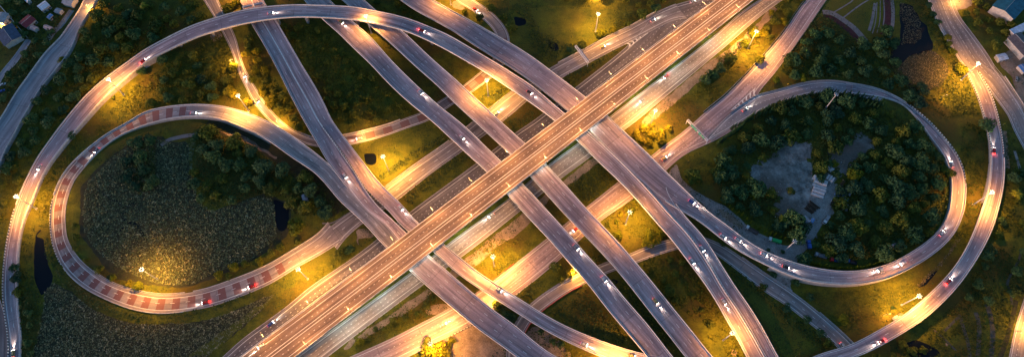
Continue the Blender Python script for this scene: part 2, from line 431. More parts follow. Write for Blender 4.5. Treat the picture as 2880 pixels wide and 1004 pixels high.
ground_road('N0', 'road', 'px 1925 3, 1847 35, 1780 73, 1724 99, 1668 129, 1549 192, 1494 228, 1444 257, 1377 310, 1269 395, 1168 466, 1086 527, 1035 565, 989 596, 884 672',
    'px 1900 52, 1821 93, 1746 131, 1709 149, 1653 179, 1578 220, 1530 250, 1481 284, 1422 335, 1299 425, 1216 484, 1119 561, 1060 600, 1015 630, 963 675', .19, M['asph_l'],
    lines=((0, 2.4), (1, -2)), dashes=((.52, 3, 12),), sm=4)
ground_road('L0', 'road', 'px 905 657, 830 702, 776 736, 709 768, 664 785, 604 807, 556 820, 500 828, c1 1200 430, 1080 410, 960 385, 820 330, 700 250, 590 150, 520 40, b1 500 890, 490 760, 495 660, 520 560, 560 460, 640 360, 740 250',
    'px 985 660, 910 710, 836 749, 776 788, 716 816, 657 839, 582 863, 500 876, c1 1180 562, 1060 545, 930 510, 800 455, 660 385, 540 290, 450 170, 410 60, b1 395 890, 385 740, 395 640, 430 520, 480 420, 570 310, 700 195', .22, M['redcheck'],
    lines=((0, 2.2), (1, -1.6)), dashes=((.48, 3, 10.5, .0085, 1),), sm=6)
ground_road('J', 'road', 'px 2420 -160, 2290 -20, 2269 0, 2239 41, 2207 90, 2164 142, 2123 187, 2056 257, 2000 302, 1929 365, 1828 443, 1742 510, 1653 581, 1500 702, 1395 785, 1332 829, 1269 865, 1187 908, 1093 956, 1000 997, 860 1060',
    'px 2480 -160, 2340 -20, 2323 0, 2261 90, 2201 175, 2165 222, 2134 257, 2100 335, 2000 400, 1933 428, 1860 490, 1784 555, 1686 622, 1586 717, 1500 790, 1448 828, 1392 870, 1325 913, 1243 953, 1179 986, 1142 1004, 1000 1075', .18, M['conc'],
    lines=((0, 1.6), (1, -2.6)), dashes=((.36, 1, 4), (.64, 1, 4)), sm=6)
ground_road('Q', 'road', 'px 1255 -40, 1280 0, a3 820 40, 900 95, 980 165, px 1392 90, 1399 125, 1392 155, 1372 185, 1302 243, 1257 274, a3 630 765, 500 850, 370 895, px 1112 346, 1045 365, 1000 376, 966 382, px 925 389, 884 391, b2 950 120, 860 80, 770 5, a2 740 880, 640 750, 560 620, 500 510, 465 410, 445 320, 410 230, 350 110, 300 0, 270 -60',
    'px 1310 -40, 1328 0, a3 980 60, 1060 130, px 1422 82, 1433 116, 1429 149, 1414 187, 1381 220, 1325 261, 1276 291, 1239 317, 1209 337, b3 350 80, 180 140, 0 185, px 981 408, 940 414, 899 413, b2 1000 195, 920 170, 820 110, 720 40, a2 680 898, 590 800, 530 690, 470 570, 435 460, 400 370, 340 250, 270 120, 195 0, 160 -60', .15, M['redpart'],
    lines=((0, .9), (1, -.9)), dashes=(), sm=5)
ground_road('Mr', 'road', 'c5 1120 850, 1070 800, 1000 730, 900 640, 760 520, 600 400, 450 300, 330 220, 200 130, 100 60, 0 20, c4 1240 -15, 1130 -10, 1040 10, 900 50, 800 90, 720 125, 600 165, 500 205, 330 275, 160 365, 0 480, c3 1260 560, 1200 650, 1155 760, 1140 898, px 1430 1040',
    'c5 1050 930, 970 835, 860 733, 740 640, 560 500, 400 400, 260 290, 130 190, 0 100, c4 1250 60, 1180 62, 1090 80, 960 120, 850 155, 770 190, 660 225, 540 270, 400 335, 240 420, 60 550, c3 1320 630, 1280 700, 1240 790, 1220 898, px 1460 1040', .14, M['asph_l'],
    lines=((0, 1.4), (1, -1.0)), dashes=((.5, 2, 8, 0, .3),), sm=5)
ground_road('S', 'road', 'px 2590 -50, 2613 0, a6 700 190, 760 290, 840 440, 920 555, 1010 590, 1080 680, 1170 800, 1240 898, b6 1220 0, 1290 130, 1340 220, px 2905 480, 2918 560, 2915 640, 2905 760, c6 1330 500, 1270 700, 1230 898, px 2830 1050',
    'px 2670 -50, 2680 0, a6 850 120, 930 230, 1050 390, 1150 540, 1230 650, 1290 740, 1340 820, px 2905 360, 2940 430, 2970 500, 2985 570, 2985 640, 2975 760, 2945 870, 2915 1004, 2900 1050', .15, M['asph_l'],
    lines=((0, 1.0), (1, -2.5)), dashes=((.25, 1, 4), (.72, 1, 4), (.5, 3.2, 5, 0, .3)), sm=5)
ground_road('X', 'road', 'c1 -140 380, -80 520, -60 700, -60 1000', 'c1 -40 380, 12 520, 55 700, 72 1000', .13, M['asph_g'], lines=(), dashes=(), sm=2)
ground_road('V', 'lane', 'a1 -60 700, 0 560, 110 420, 205 290', 'a1 0 760, 0 615, 130 470, 232 312', .14, M['conc2'], lines=(), dashes=(), sm=2)
# ---- elevated carriageways
flyover('main', 'expressway_viaduct', 'straight orange lit expressway viaduct crossing over every ramp diagonally', 'viaduct',
    'px 2200 -140, 2015 0, 1571 335, 1181 630, 1000 767, 679 1004, 600 1063', 'px 2290 -132, 2120 0, 1701 328, 1500 485, 1261 670, 1149 757, 1000 871, 828 1004, 750 1064', 13.2, M['asph'],
    lines=((0, 2.6), (1, -2.6), (.5, -1.0), (.5, 1.0)), dashes=((.30, 1, 4), (.70, 1, 4)), piers=((0, 1),), sm=2, pstep=35)
flyover('A', 'curved_ramp', 'longest ramp, curving from the left edge over the top and under the expressway', 'flyover',
    'px 25 1020, 22 940, c1 35 560, 22 400, 28 250, 40 120, 60 0, b1 100 720, 150 570, 240 380, 300 270, 380 160, 500 0, a1 640 735, 800 590, 960 475, 1120 365, 1340 250, a2 130 190, 280 140, 440 95, 600 65, 760 48, 900 42, 1040 45, 1200 50, 1340 60, a3 130 85, 280 115, 420 155, 560 210, 700 270, 880 375, 1060 480, 1220 580, 1340 660, px 1586 320, 1620 345, 1651 369, b4 600 270, 760 430, 900 580, 1040 740, 1185 898, c4 1340 235, c5 90 400, 160 490, 300 720, 400 898, px 2185 1060',
    'px 58 1020, 60 940, c1 145 600, 135 450, 132 300, 140 130, 152 0, b1 190 740, 240 640, 300 480, 370 350, 450 240, 545 120, 650 0, a1 770 760, 900 640, 1010 545, 1120 460, 1220 410, 1340 350, a2 150 285, 300 235, 450 195, 600 165, 760 142, 900 133, 1040 133, 1200 143, 1340 155, a3 120 175, 260 205, 400 245, 540 305, 680 375, 850 470, 1000 560, 1180 680, 1340 790, px 1558 337, 1590 365, 1621 393, b4 500 330, 640 460, 800 630, 920 770, 1020 880, c4 1140 140, 1340 410, c5 100 590, 190 740, 270 898, px 2135 1060',
    [(0, .4), (.10, 1.2), (.18, 2.2), (.25, 3.4), (.31, 5.0), (.345, 8), (.38, 12), (.43, 14.5), (.52, 14.5), (.60, 11), (.68, 8.3), (.72, 8), (.8, 8), (.9, 7.5), (1, 7)], M['conc'],
    lines=((0, 1.5), (1, -1.3)), dashes=((.5, 3, 12),), walls=((1, .0, .318), (0, 0, .318)), piers=((.33, 1),), stripes=((0, 0, .135), (0, 2, 3)), sm=5, pstep=36)
flyover('W', 'wide_ramp', 'left half of the wide purple grey viaduct coming down beneath the curved ramp', 'flyover',
    'px 660 -60, 675 0, 690 30, a2 555 180, 640 320, 750 520, 850 720, 940 890, b2 1050 180, 1150 350, 1290 530, 1370 630, 1440 710, b3 200 770, 300 890, px 1130 690, 1160 725',
    'px 690 -60, 707 0, 722 35, a2 640 165, 760 370, 880 590, 1000 800, 1045 890, b2 1140 130, 1240 270, 1340 415, b3 90 560, 200 690, 300 785, 385 862, px 1165 678, 1190 705', [(0, 7.8), (1, 7.8)], M['conc'],
    lines=((0, 1.0), (1, -.1)), dashes=((.5, 3, 12),), piers=((0, 1),), lspan=((0, .765),), rspan=((.66, 1),), sm=4)
flyover('LF', 'loop_ramp', 'left loop ramp rising out of the red barred curve to join the wide viaduct', 'flyover',
    'b1 640 360, 740 250, 870 150, 990 85, px 406 356, 468 337, 546 328, 612 334, 668 354, 746 390, 824 445, 891 490, b2 1200 590, 1340 725, b3 80 800, 165 898, c3 235 75, px 1110 725',
    'b1 570 310, 700 195, 830 100, 1000 10, px 390 320, 473 301, 557 295, 640 303, 724 329, 807 373, 891 434, 958 495, 981 527, 1020 560, 1060 600, 1100 645, 1140 690', [(0, .24), (.12, .6), (.3, 3), (.48, 6.0), (.65, 7.7), (1, 7.78)], M['redcheck2'],
    lines=((0, 1.0), (1, -1.0)), dashes=((.5, 3, 10.5, .0145, 1),), walls=((0, 0, .55), (1, 0, .42)), piers=((.5, .95),), rspan=((0, .725),), sm=5)
flyover('W2', 'narrow_ramp', 'right half of the wide viaduct, splitting off as a slim ramp beside a dark gap', 'flyover',
    'px 691 -60, 708 0, 723 35, a2 643 165, 763 370, 883 590, 1003 800, 1048 890, b2 1143 128, 1243 262, 1343 403, b3 64 512, 150 600, 260 700, 330 790, 400 845, px 1180 672, 1200 695',
    'px 725 -60, 739 0, a2 680 60, 740 155, 830 310, 940 500, 1050 680, 1155 890, b2 1160 10, 1240 120, 1340 250, b3 90 370, 200 500, 320 620, 480 790, px 1210 657, 1230 675', [(0, 7.81), (1, 7.81)], M['conc'],
    lines=((0, .1), (1, -.8)), dashes=((.5, 3, 12),), piers=((.6, 1),), lspan=((.56, 1),), stripes=((0, .56, .85),), sm=4)
flyover('Cr', 'three_lane_ramp', 'long pale ramp left of its parallel twin, running from top left to bottom right', 'flyover',
    'px 820 -60, 854 0, a2 1090 145, 1200 240, 1340 380, a3 100 470, 240 620, 400 770, 560 898, b3 700 130, 840 260, 1000 405, 1070 480, 1140 565, 1340 780, c4 110 0, 240 150, 400 330, 540 510, 680 680, 850 880, 980 1060',
    'px 870 -60, 925 0, a2 1310 160, a3 130 300, 250 440, 400 590, 560 740, 700 860, 755 898, b3 880 110, 1000 230, 1095 320, 1170 400, 1250 480, b4 0 575, 150 740, 295 898, c4 420 150, 560 300, 700 470, 850 640, 960 780, 1050 898, 1190 1060', 7.6, M['conc'],
    lines=((0, 1.0), (1, -1.0)), dashes=((.34, 3, 12), (.63, 3, 12)), piers=((0, 1),), sm=4)
flyover('D', 'three_lane_ramp', 'long purple grey ramp right of its parallel twin, below the curved ramp near the top', 'flyover',
    'px 890 -60, 950 -10, 1000 35, 1056 86, a3 300 360, 450 500, 600 630, 740 770, 880 898, b3 1020 130, 1165 265, px 1470 472, 1500 505, b4 130 600, 260 740, 410 898, c4 560 160, 720 350, 900 580, 1060 780, 1150 898, px 1990 1070',
    'px 960 -60, 1022 0, 1085 55, a3 385 265, 450 330, 600 470, 760 610, 900 740, 1070 898, b3 1180 100, 1275 185, px 1510 435, 1536 464, b4 260 520, 420 700, 610 898, c4 740 150, 900 340, 1060 540, 1200 710, 1340 885, px 2075 1080', 7.6, M['conc'],
    lines=((0, 1.0), (1, -1.0)), dashes=((.36, 3, 12), (.64, 3, 12)), piers=((0, 1),), sm=4)
flyover('B', 'broad_ramp', 'broad ramp sweeping down from the top centre, widening below the expressway into the right loop', 'flyover',
    'px 1050 -60, 1125 0, a3 420 60, 560 140, 700 215, 830 300, 1000 410, 1180 520, 1340 630, a4 140 740, 255 835, px 1630 340, 1660 369, b4 560 225, 700 365, 810 470, 920 560, 1020 640, 1120 700, 1200 735, 1340 835, c5 65 0, 200 90, 330 160, 500 240, 650 300, 800 335, 980 350, 1120 345, 1240 325, 1340 300, c6 480 230, 600 160, 700 85, 785 0, b6 850 790, 890 650, 900 520, 885 400, 850 300, 800 220, 720 120, 640 30, a6 600 895, 480 800, 350 720, 200 660, 0 625',
    'px 1140 -60, 1215 0, a3 700 70, 900 180, 1060 270, 1200 350, 1340 440, a4 200 590, 390 735, px 1690 310, 1716 335, b4 740 150, 880 280, 1010 410, 1140 530, 1260 650, 1340 720, b5 120 800, 240 898, c5 380 90, 520 150, 640 190, 800 230, 960 250, 1100 250, 1220 230, 1340 195, c6 460 125, 560 60, 640 0, b6 710 820, 760 730, 785 620, 793 500, 780 400, 740 300, 690 210, 620 130, 560 30, a6 520 880, 430 790, 300 745, 150 720, 0 705',
    [(0, 7.7), (.30, 7.7), (.46, 7.7), (.55, 7), (.63, 5.5), (.72, 3.5), (.84, 1.4), (.95, .35), (1, .24)], M['conc'],
    lines=((0, 1.0), (1, -1.0)), dashes=((.36, 3, 12, 0, .4), (.66, 3, 12, 0, .37), (.5, 3, 12, .44, 1)), walls=((0, .56, 1), (1, .63, 1)), piers=((0, .62),), stripes=((0, .83, .93),), lspan=((0, .355), (.44, 1)), sm=5)
flyover('G', 'joining_ramp', 'ramp branching from the broad ramp to run alongside the left carriageway towards the bottom', 'flyover',
    'b4 800 470, 900 575, 1040 735, 1190 898, c4 1345 235, c5 94 396, 165 488, 305 718, 405 898, px 2188 1060', 'b4 1015 500, 1020 560, 1100 680, 1200 800, 1290 898, c5 0 80, 130 290, 260 480, 370 650, 505 898, px 2225 1060', [(0, 7.68), (.2, 7.72), (1, 7.2)], M['conc'],
    lines=((0, 1.0), (1, -1.0)), dashes=((.5, 3, 12),), piers=((.15, 1),), lspan=((.10, .62),), rspan=((.13, 1),), stripes=((0, .28, .62),), sm=4)
ground_road('JF', 'road', 'a6 200 660, 0 625, a5 1340 705, 1180 650, 1040 625, 900 613, 760 620, 640 645, 540 675, 420 705, 330 730, 230 800, 100 898, b5 -40 150', 
    'a6 150 720, 0 705, a5 1340 775, 1200 735, 1060 705, 900 698, 760 705, 640 735, 540 770, 400 825, 260 898, b5 100 100, 0 140', .21, M['conc2'], lines=((0, 1.6), (1, -1.2)), dashes=((.5, 1, 4),), sm=4)
flyover('H', 'plain_ramp', 'smooth purple ramp below the expressway, left of the two at bottom centre', 'flyover',
    'px 1110 715, 1149 757, c3 550 370, 720 515, 870 640, 1000 740, 1130 830, 1220 898, px 1560 1080', 'px 1165 680, 1203 716, c3 680 240, 800 345, 950 470, 1100 590, 1220 670, 1340 775, c4 175 898, px 1680 1060', [(0, 7.8), (1, 7.5)], M['conc'],
    lines=((0, 1.0), (1, -1.0)), dashes=((.36, 3, 12), (.66, 3, 12)), piers=((0, 1),), sm=4)
flyover('I', 'curving_ramp', 'pale two lane ramp curving from the expressway to the bright bottom centre', 'flyover',
    'px 1180 670, 1216 704, c3 720 225, 860 330, 1050 455, 1200 550, 1340 640, c4 150 725, 300 800, 430 860, 560 910, px 1830 1060', 'px 1210 650, 1244 684, c3 790 150, 900 240, 1000 310, 1100 375, 1220 450, 1340 525, c4 140 610, 300 690, 460 755, 640 820, 800 865, 920 890, px 1950 1020', [(0, 7.9), (.7, 7.6), (1, 6.4)], M['conc'],
    lines=((0, 1.0), (1, -1.0)), dashes=((.5, 3, 12),), piers=((0, .8),), sm=4)
flyover('Rr', 'outer_ramp', 'outer right ramp curving down the right side to the bottom edge', 'flyover',
    'a6 900 545, 960 660, 1000 760, 1030 860, b6 1065 90, 1085 200, 1090 330, 1075 480, 1050 590, 1000 740, c6 940 0, 880 120, 800 240, 700 350, 560 480, 420 590, 270 680, 120 760, 0 820, c5 900 850, 760 895, px 2200 1050',
    'a6 1000 550, 1060 650, 1100 740, 1145 890, b6 1170 130, 1185 250, 1192 370, 1180 520, 1150 660, 1110 800, c6 1070 0, 1000 130, 880 310, 760 450, 620 580, 480 680, 330 770, 180 850, 60 898, px 2330 1040', [(0, .25), (.1, .6), (.2, 2), (.35, 5), (.5, 7.4), (1, 7.6)], M['conc'],
    lines=((0, 1.0), (1, -1.0)), dashes=((.5, 3, 12),), walls=((0, 0, .38), (1, 0, .38)), piers=((.38, 1),), stripes=((0, 0, .24), (1, 0, .24)), sm=5)
flyover('U', 'canal_bridge', 'blue-grey unlit concrete viaduct at the top left edge', 'viaduct',
    'px -60 420, -20 360, 5 333, a1 110 720, 250 530, 340 400, 440 300, 520 200, 620 40, 660 -80', 'px -30 560, 0 462, 26 401, b1 130 80, 172 0, a1 260 740, 330 640, 400 560, 490 445, 550 350, 590 230, 650 130, 720 20, 750 -80', [(0, 3), (1, 2)], M['conc2'],
    lines=(), dashes=(), piers=(), walls=((1, 0, 1), (0, 0, 1)), sm=3)
for r in list(ROADS.values()):
    if r.elev and r.piers: build_piers(r)
# ------------------------------------------------------------------ ground sheets
mb = MB(); mb.face([(-5000, -3000, 0), (5000, -3000, 0), (5000, 6000, 0), (-5000, 6000, 0)])
tag(mb.build('ground', M['grass']), kind='structure')
def poly2(s, z=0): return [(p.x, p.y) for p in wpoly(s, z)]
def ragged(pts, jit, step=2.5, seed=1):
    q = np.array(pts + [pts[0]]); q = resample(q, max(8, int(arclen(q)[-1] / step)))[:-1]
    r = np.random.RandomState(seed); j = r.randn(len(q), 2) * jit
    for _ in range(1): j = (j + np.roll(j, 1, 0)) / 1.6
    sm = (q + np.roll(q, 1, 0) + np.roll(q, -1, 0)) / 3
    return [tuple(p) for p in sm + j]
def patch(name, s, m, z, jit=.5, kind='structure', th=0, label=None, cat=None):
    pts = ragged(poly2(s), jit, seed=len(s)) if jit else poly2(s)
    tri = tessellate_polygon([[Vector((x, y, 0)) for x, y in pts]])
    v = [(x, y, z) for x, y in pts]; f = []
    for t in tri:
        a, b, c = [Vector(v[i]) for i in t]
        f.append(t if (b - a).cross(c - a).z > 0 else t[::-1])
    me = bpy.data.meshes.new(name); me.from_pydata(v, [], f); me.materials.append(M[m] if isinstance(m, str) else m)
    o = bpy.data.objects.new(name, me); C.objects.link(o); tag(o, label, cat, None, kind); return o
def strip(name, s, wid, m, z, th=0.0, kind='structure', **kw):
    a = cr(np.array([[p.x, p.y, 0] for p in wpoly(s)])); t = np.gradient(a[:, :2], axis=0); t /= np.linalg.norm(t, axis=1)[:, None] + 1e-9
    n = np.stack([-t[:, 1], t[:, 0]], 1); mb = MB()
    for i in range(len(a) - 1):
        q = [(*(a[i, :2] + n[i] * wid / 2), z), (*(a[i, :2] - n[i] * wid / 2), z), (*(a[i + 1, :2] - n[i + 1] * wid / 2), z), (*(a[i + 1, :2] + n[i + 1] * wid / 2), z)]
        mb.face(q)
        if th:
            for k, l in ((0, 3), (2, 1)):
                A, B = q[k], q[l]; mb.face([A, B, (B[0], B[1], z - th), (A[0], A[1], z - th)])
    if th:
        for i, sg in ((0, 1), (-1, -1)):
            A = (*(a[i, :2] + n[i] * wid / 2), z); B = (*(a[i, :2] - n[i] * wid / 2), z)
            mb.face([A, B, (B[0], B[1], z - th), (A[0], A[1], z - th)])
    return tag(mb.build(name, M[m]), kind=kind, **kw)
LOT1 = 'b1 640 560, 620 700, 640 850, c1 700 60, 800 160, 900 230, 1060 300, 1200 350, 1340 355, c2 0 360, 130 345, 260 270, 400 225, 560 160, 640 100, 720 20, b2 750 880, 740 790, 730 640, 700 590, 600 590, 450 640, 250 690, 180 640, 120 500, 110 300, 140 180, 0 180, b1 1340 200, 1150 130, 1000 200, 850 280, 740 400, 660 480'
LOT2 = 'c1 400 330, 560 430, 720 550, 900 620, 1060 650, 1340 640, c2 150 640, 300 590, 480 530, 640 450, 730 430, 600 580, 480 680, 330 800, 220 898, px 560 1050, 130 1050, c1 230 898, 300 700, 330 500, 340 400'
LOT3 = 'a6 410 20, 500 60, 560 170, 570 290, 520 330, 410 340, 440 200, 400 100'
LOT4 = 'a6 310 490, 420 480, 480 420, 640 380, 740 440, 780 540, 720 640, 600 700, 480 680, 400 600'
LOT5 = 'c5 780 420, 1000 400, 1340 380, c6 330 370, 500 330, 560 400, 400 480, 330 560, c5 1150 640, 1000 700, 860 600, 780 480'
LOT6 = 'c6 870 0, 800 100, 700 230, 560 370, 520 350, 640 250, 760 120, 820 20'
patch('water', 'b1 600 540, 600 870, c1 690 90, 860 300, 1200 370, 1340 372, c2 130 362, 420 240, 660 120, b2 840 860, 860 640, 700 575, 600 575, 250 700, 160 650, 90 420, 80 160, b1 1340 180, 1120 110, 840 270, 640 470', 'mud', .02)
patch('water', 'b2 718 600, 780 620, 835 650, 838 800, 790 860, 745 830', 'water', .035, .2)
for s, wd in (('b1 740 540, 800 575, 930 660, 925 720, 960 770, 1030 800, 1080 880, c1 1100 20', 2.0), ('b1 930 665, 1000 635, 1010 625', 2.0), ('b1 960 775, 900 840, 840 870', 1.8)):
    strip('water', s, wd, 'water', .045)
patch('water', LOT2, 'mud', .02); patch('water', 'c1 265 -5, 325 -5, 345 100, 370 220, 408 300, 360 390, 310 450, 255 290, 260 120, b1 265 898, 275 840, 325 825', 'water', .03, .2)
patch('water', 'a6 600 180, 655 340, 660 380, 480 425, 400 495, 315 485, 360 330, 410 330, 400 20, 500 40, 565 170', 'water', .03, .25)
patch('water', 'a5 1080 440, 1150 430, 1170 480, 1120 510, 1080 490', 'water', .03, .2)
patch('water', 'b3 65 255, 160 262, 158 345, 75 350', 'water', .04, .3); patch('water', 'a3 1185 125, 1290 140, 1290 195, 1215 205', 'water', .04, .3)
patch('water', 'a4 90 300, 190 330, 200 400, 140 390', 'water', .04, .3); patch('water', 'c4 580 300, 650 320, 640 350, 590 345', 'water', .04, .3)
patch('water', LOT4, 'mud', .03); patch('water', 'c6 700 240, 620 330, 540 390, 530 375, 610 300, 690 232', 'water', .05, .2)
patch('water', 'c6 420 800, 520 760, 700 840, 720 910, 500 910', 'water', .03, .3)
strip('water', 'b2 230 15, 330 60, 520 110, 660 190, 800 290, 940 400, 1070 510, 1180 620, 1230 700', 15, 'mud', .025)
strip('ditch', 'c6 1280 470, 1255 600, 1210 760, 1160 898', 3, 'mud', .04)
patch('yard', 'b5 280 400, 330 320, 500 290, 510 190, 620 150, 740 190, 760 370, 780 430, 1000 430, 920 380, 900 250, 1000 180, 1200 130, 1240 180, 1160 270, 1030 340, 1000 460, 950 560, 900 700, 760 898, 700 898, 720 820, 640 760, 480 740, 470 640, 560 600, 420 540, 350 520', 'rubble', .05, 2.6)
patch('track', 'b5 720 600, 850 520, 900 500, 960 480, 930 600, 880 720, 780 898, c5 640 190, 615 240, 620 300, 600 330, 595 400, 640 430, 560 440, 450 330, 480 290, 500 225, 380 90, 230 0, b5 240 898, 120 800, 0 720, -60 640, b4 1140 530, 1010 410, 1085 330, 1100 400, 1130 470, 1250 560, 1340 610, b5 100 650, 230 760, 300 830, 450 898, c5 560 70, 690 10, b5 700 898, 760 760, 800 650', 'gravel', .09, .2)
patch('verge', 'b5 40 670, 110 690, 260 800, 230 830, 100 750', 'soil', .12, .2)
for s in ('c3 520 540, 560 510, 720 480, 730 530, 640 575, 540 590', 'c3 700 720, 860 640, 960 690, 1120 830, 1160 910, 560 910, 600 860', 'b3 0 840, 90 810, 150 898, 60 898, 0 898, c3 0 10, 40 40, 20 60', 'c4 0 660, 120 700, 200 780, 300 898, c3 1340 910, 1250 760, 1330 680',
          'a2 235 250, 320 235, 340 290, 270 330', 'a3 740 0, 830 60, 820 90, 720 60', 'c5 150 830, 200 830, 190 898, 140 898', 'b2 300 85, 480 120, 640 215, 760 300, 720 300, 560 200, 380 130', 'c6 740 780, 775 810, 765 815', 'c6 380 560, 440 560, 440 600, 390 620', 'c2 1300 760, 1340 730, 1340 800, 1240 860'):
    patch('bare_ground', s, 'soil', .06 + .002 * len(s) % .02, .5)
patch('dirt_track', 'px 2200 10, 2160 30, 2140 60, 2060 130, 1990 178, 1930 228, 1850 295, 1800 345, 1810 362, 1850 330, 1930 265, 2000 200, 2060 160, 2130 95, 2165 55', 'soil', .07, .4)
patch('dirt_track', 'px 1720 410, 1666 445, 1580 512, 1500 575, 1440 625, 1380 672, 1330 712, 1280 752, 1222 800, 1150 848, 1080 895, 1000 948, 1020 955, 1100 905, 1170 860, 1230 815, 1290 775, 1345 745, 1390 700, 1470 648, 1500 615, 1560 540, 1600 522, 1690 455', 'soil', .07, .4)
patch('lawn', 'px 2330 -60, 2300 20, 2330 45, 2365 60, 2390 90, 2440 110, 2480 60, 2480 -60', 'lawn', .03, .3)
patch('lawn', 'a4 -180 -10, 0 60, 460 70, 760 90, 640 260, 420 330, 150 470, 0 470, -250 250, -190 140', 'lawn', .03, .8)
patch('lawn', 'b3 0 180, 560 -10, 700 140, 200 500, 0 250', 'lawn', .03, .8)
patch('lawn', 'c2 1330 0, 1000 250, 560 600, 330 810, 200 898, 60 898, 480 600, 740 420, 640 380, 900 230, 1240 20', 'lawn', .031, .8)
patch('lawn', 'b4 700 600, 800 600, 1000 860, 900 898, 620 898, 700 750', 'lawn', .03, .8)
patch('lawn', 'c5 180 120, 330 340, 560 560, 860 830, 700 898, 540 898, 330 480', 'lawn', .03, .8)
# park top right
strip('footpath', 'a5 840 95, 900 100, 960 130, 1060 200, 1120 260, 1170 320', 4.6, 'path', .09)
strip('canal', 'a5 850 110, 900 125, 960 170, 1040 230, 1110 300, 1160 360', 5.5, 'maroon', .08)
strip('footpath', 'a5 910 105, 1050 20, 1080 -20', 1.1, 'path', .1); strip('footpath', 'a5 985 145, 1110 50, 1190 0', 1.2, 'path', .1)
strip('footpath', 'a5 1190 235, 1215 150, 1230 60, 1235 28', 2.4, 'path', .1); strip('footpath', 'a5 1215 255, 1240 160, 1250 20', .8, 'path', .1)
strip('footpath', 'a5 1250 250, 1272 150, 1275 0', .7, 'path', .1); strip('footpath', 'a5 1285 250, 1305 130, 1300 0', 1, 'path', .1)
strip('canal', 'a6 295 270, 315 180, 320 80, 310 -20', 8.5, 'maroon', .08); strip('footpath', 'a6 322 285, 348 190, 352 80, 340 -20', 2.8, 'path', .09)
# park bottom right
for s, wd in (('c6 1320 95, 1300 170, 1250 260, 1215 340, 1235 400, 1250 500', 1.6), ('c6 975 560, 1000 650, 1000 780, 990 898', 2.8), ('c6 1060 500, 1090 600, 1105 720, 1090 898', 3.2), ('c6 860 600, 890 700, 920 800, 930 898', 2.4), ('c6 740 700, 800 640, 860 580', 1.6), ('c6 660 690, 740 760, 830 850', 1.3)):
    strip('footpath', s, wd, 'trail', .07)
strip('footpath', 'a1 540 80, 460 190, 400 250, 350 325', 5.0, 'gravel', .06)
strip('footpath', 'b6 1190 90, 1205 250, 1215 370', 3.5, 'soil', .06); strip('footpath', 'b6 1270 240, 1310 380', 2, 'gravel', .06)
strip('concrete_apron', 'a6 820 20, 880 40, 900 60', 12, 'path', .09)
patch('concrete_apron', 'a6 760 -40, 800 30, 835 80, 910 65, 960 20, 940 -40', 'path', .1, 0)
patch('shop_forecourt', 'a6 1150 470, 1230 370, 1320 400, 1360 480, 1400 700, 1340 900, 1330 820, 1280 690, 1240 560, 1180 530', 'soil', .16, .2)
patch('verge', 'a6 1100 480, 1160 500, 1230 560, 1235 590, 1180 585, 1140 550', 'lawn', .2, .1)
strip('footpath', 'b2 1090 785, 1150 785, 1200 765, 1230 745, 1310 695', 1.2, 'path', .08)
strip('footpath', 'b1 1215 200, 1270 160, 1340 140, b2 60 128, 145 118', 3.2, 'path', .09)
# gore markings: white chevrons painted in the two splits
def chevrons(tip, a, b, n, z, wd=.9):
    """tip of the gore, and its two wide corners"""
    t, A, B = T(tip, z), T(a, z), T(b, z); mb = MB()
    def bar(p, q, w_):
        d = (q - p).normalized(); m_ = Vector((-d.y, d.x, 0)) * w_ / 2
        f = [p + m_, p - m_, q - m_, q + m_]
        if (f[1] - f[0]).cross(f[2] - f[0]).z < 0: f = f[::-1]
        mb.face(f)
    bar(t, A, .45); bar(t, B, .45)
    for i in range(1, n + 1):
        k = i / (n + .4); p = t.lerp(A, k); q = t.lerp(B, k); m_ = (p + q) / 2; ax = (t - (A + B) / 2).normalized(); m2 = m_ + ax * (p - q).length * .45
        p2, q2 = p.lerp(m2, .02), q.lerp(m2, .02); dz = Vector((0, 0, .006))
        bar(p2 + dz, m2 + dz, wd); bar(m2 + dz * 1.6, q2 + dz * 1.6, wd)
    return tag(mb.build('gore_marking', M['paint']), kind='structure')
chevrons('a4 865 250', 'a4 690 335', 'a4 715 360', 5, .235, 1.1); chevrons('a5 150 832', 'a5 335 665', 'a5 385 722', 6, .245, 1.0)
# ------------------------------------------------------------------ scattered leaves (uncountable growth)
def inpoly(x, y, poly):
    r = np.zeros(len(x), bool); n = len(poly); j = n - 1
    for i in range(n):
        xi, yi = poly[i]; xj, yj = poly[j]
        r ^= ((yi > y) != (yj > y)) & (x < (xj - xi) * (y - yi) / (yj - yi + 1e-12) + xi); j = i
    return r
def roadmask(x, y, pad=.6, zlim=4.0):
    ok = np.ones(len(x), bool)
    for r in ROADS.values():
        for a in range(0, r.n - 1):
            if r.mid[a, 2] > zlim: continue
            m = r.mid[a]; w_ = max(r.wl[a], r.wr[a]) + pad + 1.0
            c = np.abs(x - m[0]) < w_ + 2; 
            if not c.any(): continue
            dx = x[c] - m[0]; dy = y[c] - m[1]
            lon = dx * r.t[a][0] + dy * r.t[a][1]; lat = dx * r.nrm[a][0] + dy * r.nrm[a][1]
            hit = (np.abs(lon) < 1.9) & (lat < r.wl[a] + pad) & (lat > -r.wr[a] - pad)
            idx = np.where(c)[0][hit]; ok[idx] = False
    return ok
def wave(x, y, s, seed=0):
    r = np.random.RandomState(seed); v = 0
    for i in range(6):
        a = r.rand() * 6.28; f = s * (1 + i * .7); v = v + np.sin((x * math.cos(a) + y * math.sin(a)) * f + r.rand() * 6.28) / (1 + i * .4)
    return v / 2.4
SKIP = []
